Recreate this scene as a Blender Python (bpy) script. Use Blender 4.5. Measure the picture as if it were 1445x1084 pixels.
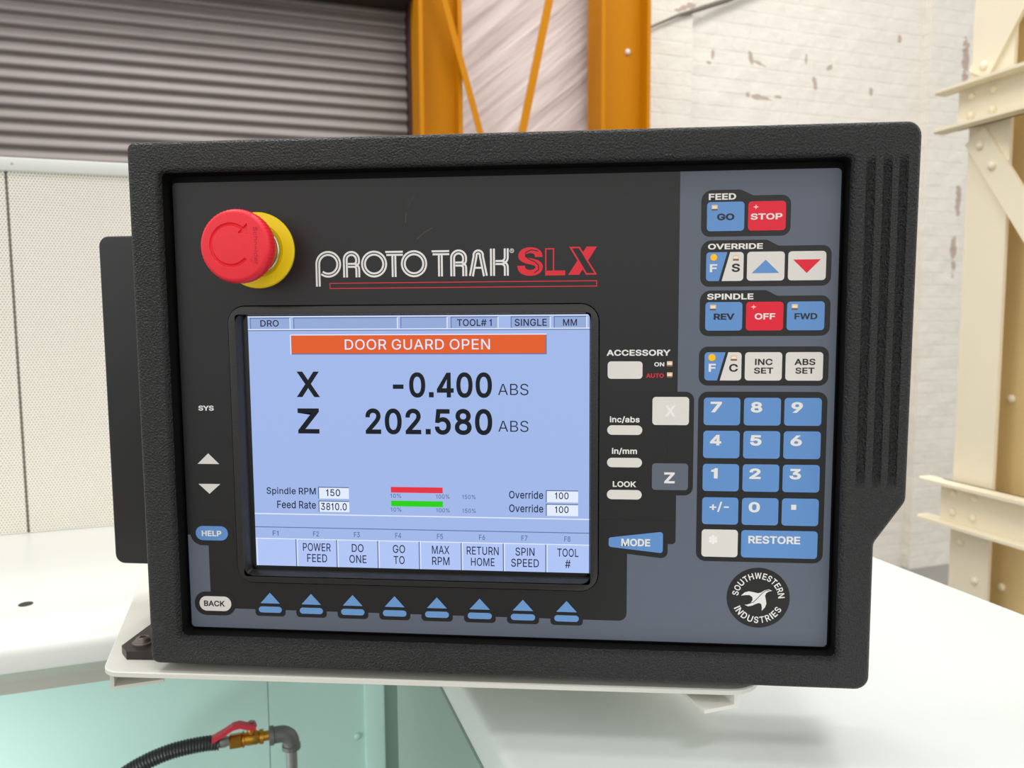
import bpy, bmesh, math, random
from mathutils import Vector, Matrix
random.seed(7)
sc = bpy.context.scene
for o in list(bpy.data.objects): bpy.data.objects.remove(o)

# ------------------------------------------------------------------ camera
BASE_Z = 1.50                      # height of the faceplate's lower edge above the floor
CAM = Vector((0.24937, -0.45549, BASE_Z + 0.19812))
cd = bpy.data.cameras.new('camera'); cam = bpy.data.objects.new('camera', cd)
sc.collection.objects.link(cam); sc.camera = cam
cd.sensor_fit = 'HORIZONTAL'; cd.sensor_width = 36.0; cd.lens = 36.0 * 1080 / 1445
cd.clip_start = 0.02; cd.clip_end = 100
R = Matrix(((0.99584318, -0.00213319, 0.09105933), (0.09088211, 0.08984693, -0.99180037), (-0.0060657, 0.9959533, 0.08966732)))
cam.matrix_world = Matrix.Translation(CAM) @ R.to_4x4()
cd.dof.use_dof = True; cd.dof.focus_distance = 0.462; cd.dof.aperture_fstop = 13.0

# ------------------------------------------------------------------ light
sc.view_settings.view_transform = 'Standard'; sc.view_settings.look = 'None'
sc.view_settings.exposure = 0.0; sc.view_settings.gamma = 1.0; sc.view_settings.use_curve_mapping = False
w = bpy.data.worlds.new('daylit_hall'); sc.world = w; w.use_nodes = True
nt = w.node_tree; bg = nt.nodes['Background']
tc = nt.nodes.new('ShaderNodeTexCoord'); sp = nt.nodes.new('ShaderNodeSeparateXYZ')
mr = nt.nodes.new('ShaderNodeMapRange'); mr.inputs['From Min'].default_value = -1; mr.inputs['From Max'].default_value = 1
rp = nt.nodes.new('ShaderNodeValToRGB'); e = rp.color_ramp.elements      # dim ground, bright windows and doorways round the horizon, dimmer roof
e[0].position = 0.38; e[0].color = (0.28, 0.275, 0.27, 1); e[1].position = 0.55; e[1].color = (1.0, 0.99, 0.972, 1)
for ps, cl in ((0.70, (0.95, 0.94, 0.92, 1)), (0.92, (0.55, 0.54, 0.53, 1))): q = e.new(ps); q.color = cl
nt.links.new(tc.outputs['Generated'], sp.inputs[0]); nt.links.new(sp.outputs[2], mr.inputs[0])
nt.links.new(mr.outputs[0], rp.inputs[0]); nt.links.new(rp.outputs[0], bg.inputs[0])
bg.inputs[1].default_value = 1.25

ANG = math.radians(24.0)           # the machine and the building stand 24 degrees off the console
M1 = Vector((math.cos(ANG), math.sin(ANG), 0)); M2 = Vector((-math.sin(ANG), math.cos(ANG), 0))
MO = Vector((CAM.x, CAM.y, 0))
def mp(s, t, z): return MO + M1 * s + M2 * t + Vector((0, 0, z))
def lamp(name, s, t, z, sx, sy, power, col=(1, 0.98, 0.95), aim=None, spread=180):
    l = bpy.data.lights.new(name, 'AREA'); l.shape = 'RECTANGLE'; l.size = sx; l.size_y = sy; l.energy = power; l.color = col
    o = bpy.data.objects.new(name, l); sc.collection.objects.link(o); o.location = mp(s, t, z); o.rotation_euler = (0, 0, ANG)
    l.spread = math.radians(spread)
    if aim: o.rotation_euler = (mp(*aim) - o.location).to_track_quat('-Z', 'Y').to_euler()
    return o
for i, (s, t) in enumerate(((-1.6, 1.0), (1.2, 1.2), (-0.6, 2.7), (2.6, 2.4), (0.4, -1.6))):
    lamp('overhead_lamp', s, t, 5.2, 1.5, 0.5, 42)

# added fill light for the mint panels, below the left cover, out of frame
lamp('mint_fill_lamp', -0.62, 0.78, BASE_Z - 0.48, 0.30, 0.12, 2.0, (0.97, 1.0, 1.0), (-0.05, 1.1, BASE_Z - 0.60), 150)

# ------------------------------------------------------------------ materials
def lin(c):
    return tuple(((x / 255) / 12.92 if x / 255 <= 0.04045 else ((x / 255 + 0.055) / 1.055) ** 2.4) for x in c) + (1,)
MATS = {}
def mat(name, rgb, rough=0.5, metal=0.0, var=0.04, vscale=40.0, bump=0.0, bscale=600.0, spec=0.5, emit=0.0, coat=0.0):
    if name in MATS: return MATS[name]
    m = bpy.data.materials.new(name); m.use_nodes = True; n = m.node_tree; b = n.nodes['Principled BSDF']
    c = lin(rgb); tcn = n.nodes.new('ShaderNodeTexCoord')
    b.inputs['Roughness'].default_value = rough; b.inputs['Metallic'].default_value = metal
    b.inputs['Specular IOR Level'].default_value = spec; b.inputs['Coat Weight'].default_value = coat
    if emit:
        b.inputs['Base Color'].default_value = (0, 0, 0, 1); b.inputs['Emission Color'].default_value = c; b.inputs['Emission Strength'].default_value = emit
    else:
        nz = n.nodes.new('ShaderNodeTexNoise'); nz.inputs['Scale'].default_value = vscale; nz.inputs['Detail'].default_value = 4
        mx = n.nodes.new('ShaderNodeMixRGB')
        mx.inputs[1].default_value = tuple(x * (1 - var) for x in c[:3]) + (1,); mx.inputs[2].default_value = tuple(min(1, x * (1 + var)) for x in c[:3]) + (1,)
        n.links.new(tcn.outputs['Object'], nz.inputs['Vector']); n.links.new(nz.outputs['Fac'], mx.inputs[0]); n.links.new(mx.outputs[0], b.inputs['Base Color'])
    if bump:
        bz = n.nodes.new('ShaderNodeTexNoise'); bz.inputs['Scale'].default_value = bscale; bz.inputs['Detail'].default_value = 3
        bp = n.nodes.new('ShaderNodeBump'); bp.inputs['Strength'].default_value = 1.0; bp.inputs['Distance'].default_value = bump
        n.links.new(tcn.outputs['Object'], bz.inputs['Vector']); n.links.new(bz.outputs['Fac'], bp.inputs['Height']); n.links.new(bp.outputs[0], b.inputs['Normal'])
    MATS[name] = m; return m
def nodes(m): return m.node_tree.nodes, m.node_tree.links, m.node_tree.nodes['Principled BSDF']
def math_node(m, op, a, b=None):
    N, L, _ = nodes(m); k = N.new('ShaderNodeMath'); k.operation = op
    for i, v in enumerate((a, b)):
        if v is None: continue
        if isinstance(v, (int, float)): k.inputs[i].default_value = v
        else: L.new(v, k.inputs[i])
    return k.outputs[0]

textured_black = mat('textured_black_plastic', (38, 38, 39), rough=0.36, var=0.1, vscale=300, bump=0.0032, bscale=800, spec=0.45)
film_black = mat('black_print', (23, 22, 23), rough=0.38, var=0.06, vscale=30, spec=0.5)
film_grey = mat('slate_grey_print', (97, 105, 119), rough=0.4, var=0.03, vscale=30, spec=0.4)
key_blue = mat('key_blue', (98, 148, 210), rough=0.35, var=0.02)
key_pale_blue = mat('key_pale_blue', (110, 158, 214), rough=0.35, var=0.02)
key_red = mat('key_red', (233, 8, 48), rough=0.35, var=0.02)
key_white = mat('key_white', (228, 224, 218), rough=0.4, var=0.02)
ink_white = mat('ink_white', (236, 234, 230), rough=0.4, var=0.01)
ink_faint = mat('ink_faint_white', (246, 244, 241), rough=0.4, var=0.01)
ink_black = mat('ink_black', (30, 30, 33), rough=0.4, var=0.02)
ink_red = mat('ink_red', (226, 28, 48), rough=0.4, var=0.02)
led_beige = mat('lamp_window_beige', (236, 205, 170), rough=0.3, var=0.05, vscale=900)
led_white = mat('lamp_window_white', (255, 240, 220), rough=0.3, var=0.02)
led_brown = mat('lamp_window_brown', (110, 85, 65), rough=0.4, var=0.1)
led_on = mat('lamp_lit_amber', (255, 190, 10), emit=0.95)
led_on_dark = mat('lamp_lit_orange', (225, 130, 30), emit=0.8)
led_on_red = mat('lamp_lit_pink', (255, 190, 190), emit=0.9)
bezel_black = mat('bezel_black', (38, 37, 37), rough=0.25, var=0.08, vscale=200, bump=0.0001, bscale=900)
glass_black = mat('screen_border_black', (10, 10, 12), rough=0.2, var=0.02)
estop_red = mat('button_red_plastic', (244, 36, 54), rough=0.42, var=0.03, vscale=200)
estop_yellow = mat('button_yellow_plastic', (255, 220, 0), rough=0.4, var=0.02)
collar_yellow = mat('collar_yellow', (190, 160, 12), rough=0.3, var=0.08, vscale=200)
chrome = mat('chrome', (215, 215, 210), rough=0.15, metal=1.0, var=0.02)
box_black = mat('satin_black', (33, 33, 34), rough=0.45, var=0.05, vscale=60)
steel_black = mat('black_oxide', (58, 52, 50), rough=0.4, metal=0.5, var=0.15, vscale=300)
white_paint = mat('white_sheet_metal_paint', (219, 221, 216), rough=0.35, var=0.012, vscale=6, bump=0.00003, bscale=900)
cover_paint = mat('pale_mint_white_paint', (214, 221, 218), rough=0.4, var=0.012, vscale=6, bump=0.00006, bscale=1200)
shade_and_rivet_grey = mat('trim_shade_and_rivet_grey', (176, 176, 166), rough=0.5, var=0.04)  # under-trim shade put into the grey; the guard rivets share it
plate_paint = mat('bracket_white_paint', (226, 225, 216), rough=0.4, var=0.02, vscale=25)
mint = mat('mint_paint', (182, 216, 207), rough=0.4, var=0.03, vscale=4)
mint_grey = mat('dark_grey_green', (136, 158, 148), rough=0.45, var=0.04, vscale=5)  # darker and greyer than mint, for the cabinet and recess panel
yellow_steel = mat('yellow_steel_paint', (188, 121, 0), spec=0.15, rough=0.6, var=0.05, vscale=6)
red_brown = mat('red_oxide_paint', (62, 22, 14), rough=0.6, var=0.15, vscale=8)
cream = mat('cream_steel_paint', (240, 230, 204), rough=0.5, var=0.03, vscale=10)
tan_cream = mat('tan_cream_paint', (226, 200, 146), rough=0.5, var=0.04, vscale=8)  # tanner and darker than the cream plates, for the rear web
shutter_metal = mat('shutter_steel', (139, 131, 128), rough=0.5, metal=0.15, var=0.08, vscale=9)
dark_void = mat('dark_hood', (40, 34, 30), rough=0.7, var=0.1)
floor_mat = mat('concrete', (150, 147, 142), rough=0.7, var=0.12, vscale=3)
hose_black = mat('hose_rubber', (32, 36, 38), rough=0.4, var=0.05)
brass = mat('brass', (190, 140, 58), rough=0.28, metal=1.0, var=0.06, vscale=80)
pipe_grey = mat('malleable_iron', (112, 112, 112), rough=0.5, metal=0.5, var=0.1, vscale=120)
pipe_steel = mat('galvanised_pipe', (150, 150, 148), rough=0.4, metal=0.7, var=0.08, vscale=120)
lever_red = mat('lever_red', (196, 40, 62), rough=0.35, var=0.05)

def lcd(name, rgb, k=1.0): return mat('lcd_' + name, rgb, emit=k, rough=0.3, spec=0.25)
lcd_bg = lcd('pale_blue', (160, 183, 232)); lcd_bar = lcd('bar_blue', (146, 168, 214)); lcd_key = lcd('key_blue', (176, 197, 245))
lcd_white = lcd('white', (222, 232, 252)); lcd_line = lcd('line_blue', (92, 108, 150)); lcd_ink = lcd('ink_navy', (30, 38, 66)); lcd_dark = lcd('ink_dark', (12, 18, 26))
lcd_orange = lcd('orange', (224, 92, 38)); lcd_red = lcd('red', (228, 48, 66)); lcd_green = lcd('green', (38, 208, 10)); lcd_box = lcd('box_white', (226, 236, 254))

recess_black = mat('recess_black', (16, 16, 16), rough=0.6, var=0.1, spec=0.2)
# ------------------------------------------------------------------ helpers
def link(name, me, parent=None, smooth=False):
    o = bpy.data.objects.new(name, me); sc.collection.objects.link(o)
    if parent is not None: o.parent = parent
    if smooth:
        for p in me.polygons: p.use_smooth = True
    return o
def tag(o, label=None, cat=None, group=None, kind=None):
    for k, v in (('label', label), ('category', cat), ('group', group), ('kind', kind)):
        if v: o[k] = v
    return o
def empty(name, loc, rz=0.0):
    o = bpy.data.objects.new(name, None); sc.collection.objects.link(o); o.location = loc; o.rotation_euler = (0, 0, rz); o.empty_display_size = 0.05; return o

def fill_mesh(loops, t=0.0, off=0.0, bez=False, res=4):
    """flat filled mesh (mm, facing +Z) from closed loops, holes by even-odd"""
    c = bpy.data.curves.new('tmp', 'CURVE'); c.dimensions = '2D'; c.fill_mode = 'BOTH'; c.resolution_u = res
    c.extrude = t / 2; c.offset = off
    for lp in loops:
        if bez:
            s = c.splines.new('BEZIER'); s.bezier_points.add(len(lp) - 1)
            for b, q in zip(s.bezier_points, lp):
                b.handle_left_type = b.handle_right_type = 'FREE'
                b.handle_left = (q[0], q[1], 0); b.co = (q[2], q[3], 0); b.handle_right = (q[4], q[5], 0)
        else:
            s = c.splines.new('POLY'); s.points.add(len(lp) - 1)
            for b, q in zip(s.points, lp): b.co = (q[0], q[1], 0, 1)
        s.use_cyclic_u = True
    o = bpy.data.objects.new('tmp', c); sc.collection.objects.link(o)
    me = bpy.data.meshes.new_from_object(o)
    bpy.data.objects.remove(o); bpy.data.curves.remove(c)
    return me

class Flat:
    """collects flat prints and thin solids lying on the console face (u right, v up, d towards the viewer, all mm)"""
    def __init__(self): self.bm = bmesh.new(); self.mats = []
    def mi(self, m):
        if m not in self.mats: self.mats.append(m)
        return self.mats.index(m)
    def add_mesh(self, me, m, d, t, xf=None):
        k = self.mi(m); n0 = len(self.bm.verts); f0 = len(self.bm.faces)
        self.bm.from_mesh(me); self.bm.verts.ensure_lookup_table(); self.bm.faces.ensure_lookup_table()
        for v in self.bm.verts[n0:]:
            x, y, z = v.co
            if xf: x, y = xf(x, y)
            v.co = (x / 1000, -(d + t / 2 + z) / 1000, y / 1000)
        for f in self.bm.faces[f0:]: f.material_index = k
        bpy.data.meshes.remove(me)
    def loops(self, lps, m, d=0.0, t=0.1): self.add_mesh(fill_mesh(lps, t), m, d, t); return self
    def rect(self, x0, y0, x1, y1, m, d=0.0, t=0.1, r=0.0): return self.loops([rrect(x0, y0, x1, y1, r)], m, d, t)
    def frame(self, x0, y0, x1, y1, wd, m, d=0.0, t=0.1, r=0.0):
        return self.loops([rrect(x0, y0, x1, y1, r), rrect(x0 + wd, y0 + wd, x1 - wd, y1 - wd, max(0, r - wd))], m, d, t)
    def text(self, s, x0, y0, x1, y1, m, wt=0.0, d=0.0, t=0.05, gap=0):
        """string fitted into the box; wt thickens the strokes (thousandths of an em)"""
        self.add_mesh(text_mesh(s, wt, gap), m, d, t, fit_box(s, x0, y0, x1, y1, wt, gap)); return self
    def ribbon(self, pts, wd, m, d=0.0, t=0.08, closed=False):
        return self.loops([ribbon(pts, wd)] if not closed else [offset_line(pts, wd / 2, True), offset_line(pts, -wd / 2, True)], m, d, t)
    def build(self, name, parent, label=None):
        me = bpy.data.meshes.new(name); self.bm.to_mesh(me); self.bm.free()
        for m in self.mats: me.materials.append(m)
        o = link(name, me, parent)
        if label: o['label'] = label
        return o

def arc(cx, cy, r, a0, a1, n=10, ry=None):
    ry = ry or r
    return [(cx + r * math.cos(math.radians(a0 + (a1 - a0) * i / n)), cy + ry * math.sin(math.radians(a0 + (a1 - a0) * i / n))) for i in range(n + 1)]
def circle(cx, cy, r, n=48): return arc(cx, cy, r, 0, 360, n)[:-1]
def rpoly(c, n=6):
    """closed polygon with rounded corners; c = [(x, y, r)], either winding"""
    out = []
    for i in range(len(c)):
        p = Vector(c[i][:2]); a = Vector(c[i - 1][:2]); b = Vector(c[(i + 1) % len(c)][:2]); r = c[i][2] if len(c[i]) > 2 else 0
        if r <= 0: out.append(tuple(p)); continue
        u = (a - p).normalized(); v = (b - p).normalized(); h = math.acos(max(-1, min(1, u.dot(v)))) / 2
        L = min(r / math.tan(h), (a - p).length * 0.499, (b - p).length * 0.499); rr = L * math.tan(h)
        ctr = p + (u + v).normalized() * (rr / math.sin(h)); s = p + u * L - ctr; e = p + v * L - ctr
        a0 = math.atan2(s.y, s.x); da = (math.atan2(e.y, e.x) - a0 + math.pi) % (2 * math.pi) - math.pi
        for k in range(n + 1): out.append((ctr.x + rr * math.cos(a0 + da * k / n), ctr.y + rr * math.sin(a0 + da * k / n)))
    return out
def rrect(x0, y0, x1, y1, r=0.0, n=6): return rpoly([(x0, y0, r), (x1, y0, r), (x1, y1, r), (x0, y1, r)], n)
def offset_line(pts, d, closed=False):
    n = len(pts); out = []
    for i in range(n):
        p = Vector(pts[i]); a = Vector(pts[i - 1]) if (i > 0 or closed) else None; b = Vector(pts[(i + 1) % n]) if (i < n - 1 or closed) else None
        t0 = (p - a).normalized() if a is not None else (b - p).normalized(); t1 = (b - p).normalized() if b is not None else t0
        nn = Vector((-(t0 + t1).y, (t0 + t1).x)).normalized(); k = max(0.4, nn.dot(Vector((-t0.y, t0.x))))
        out.append(tuple(p + nn * d / k))
    return out
def ribbon(pts, wd): return offset_line(pts, wd / 2) + offset_line(pts, -wd / 2)[::-1]

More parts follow.
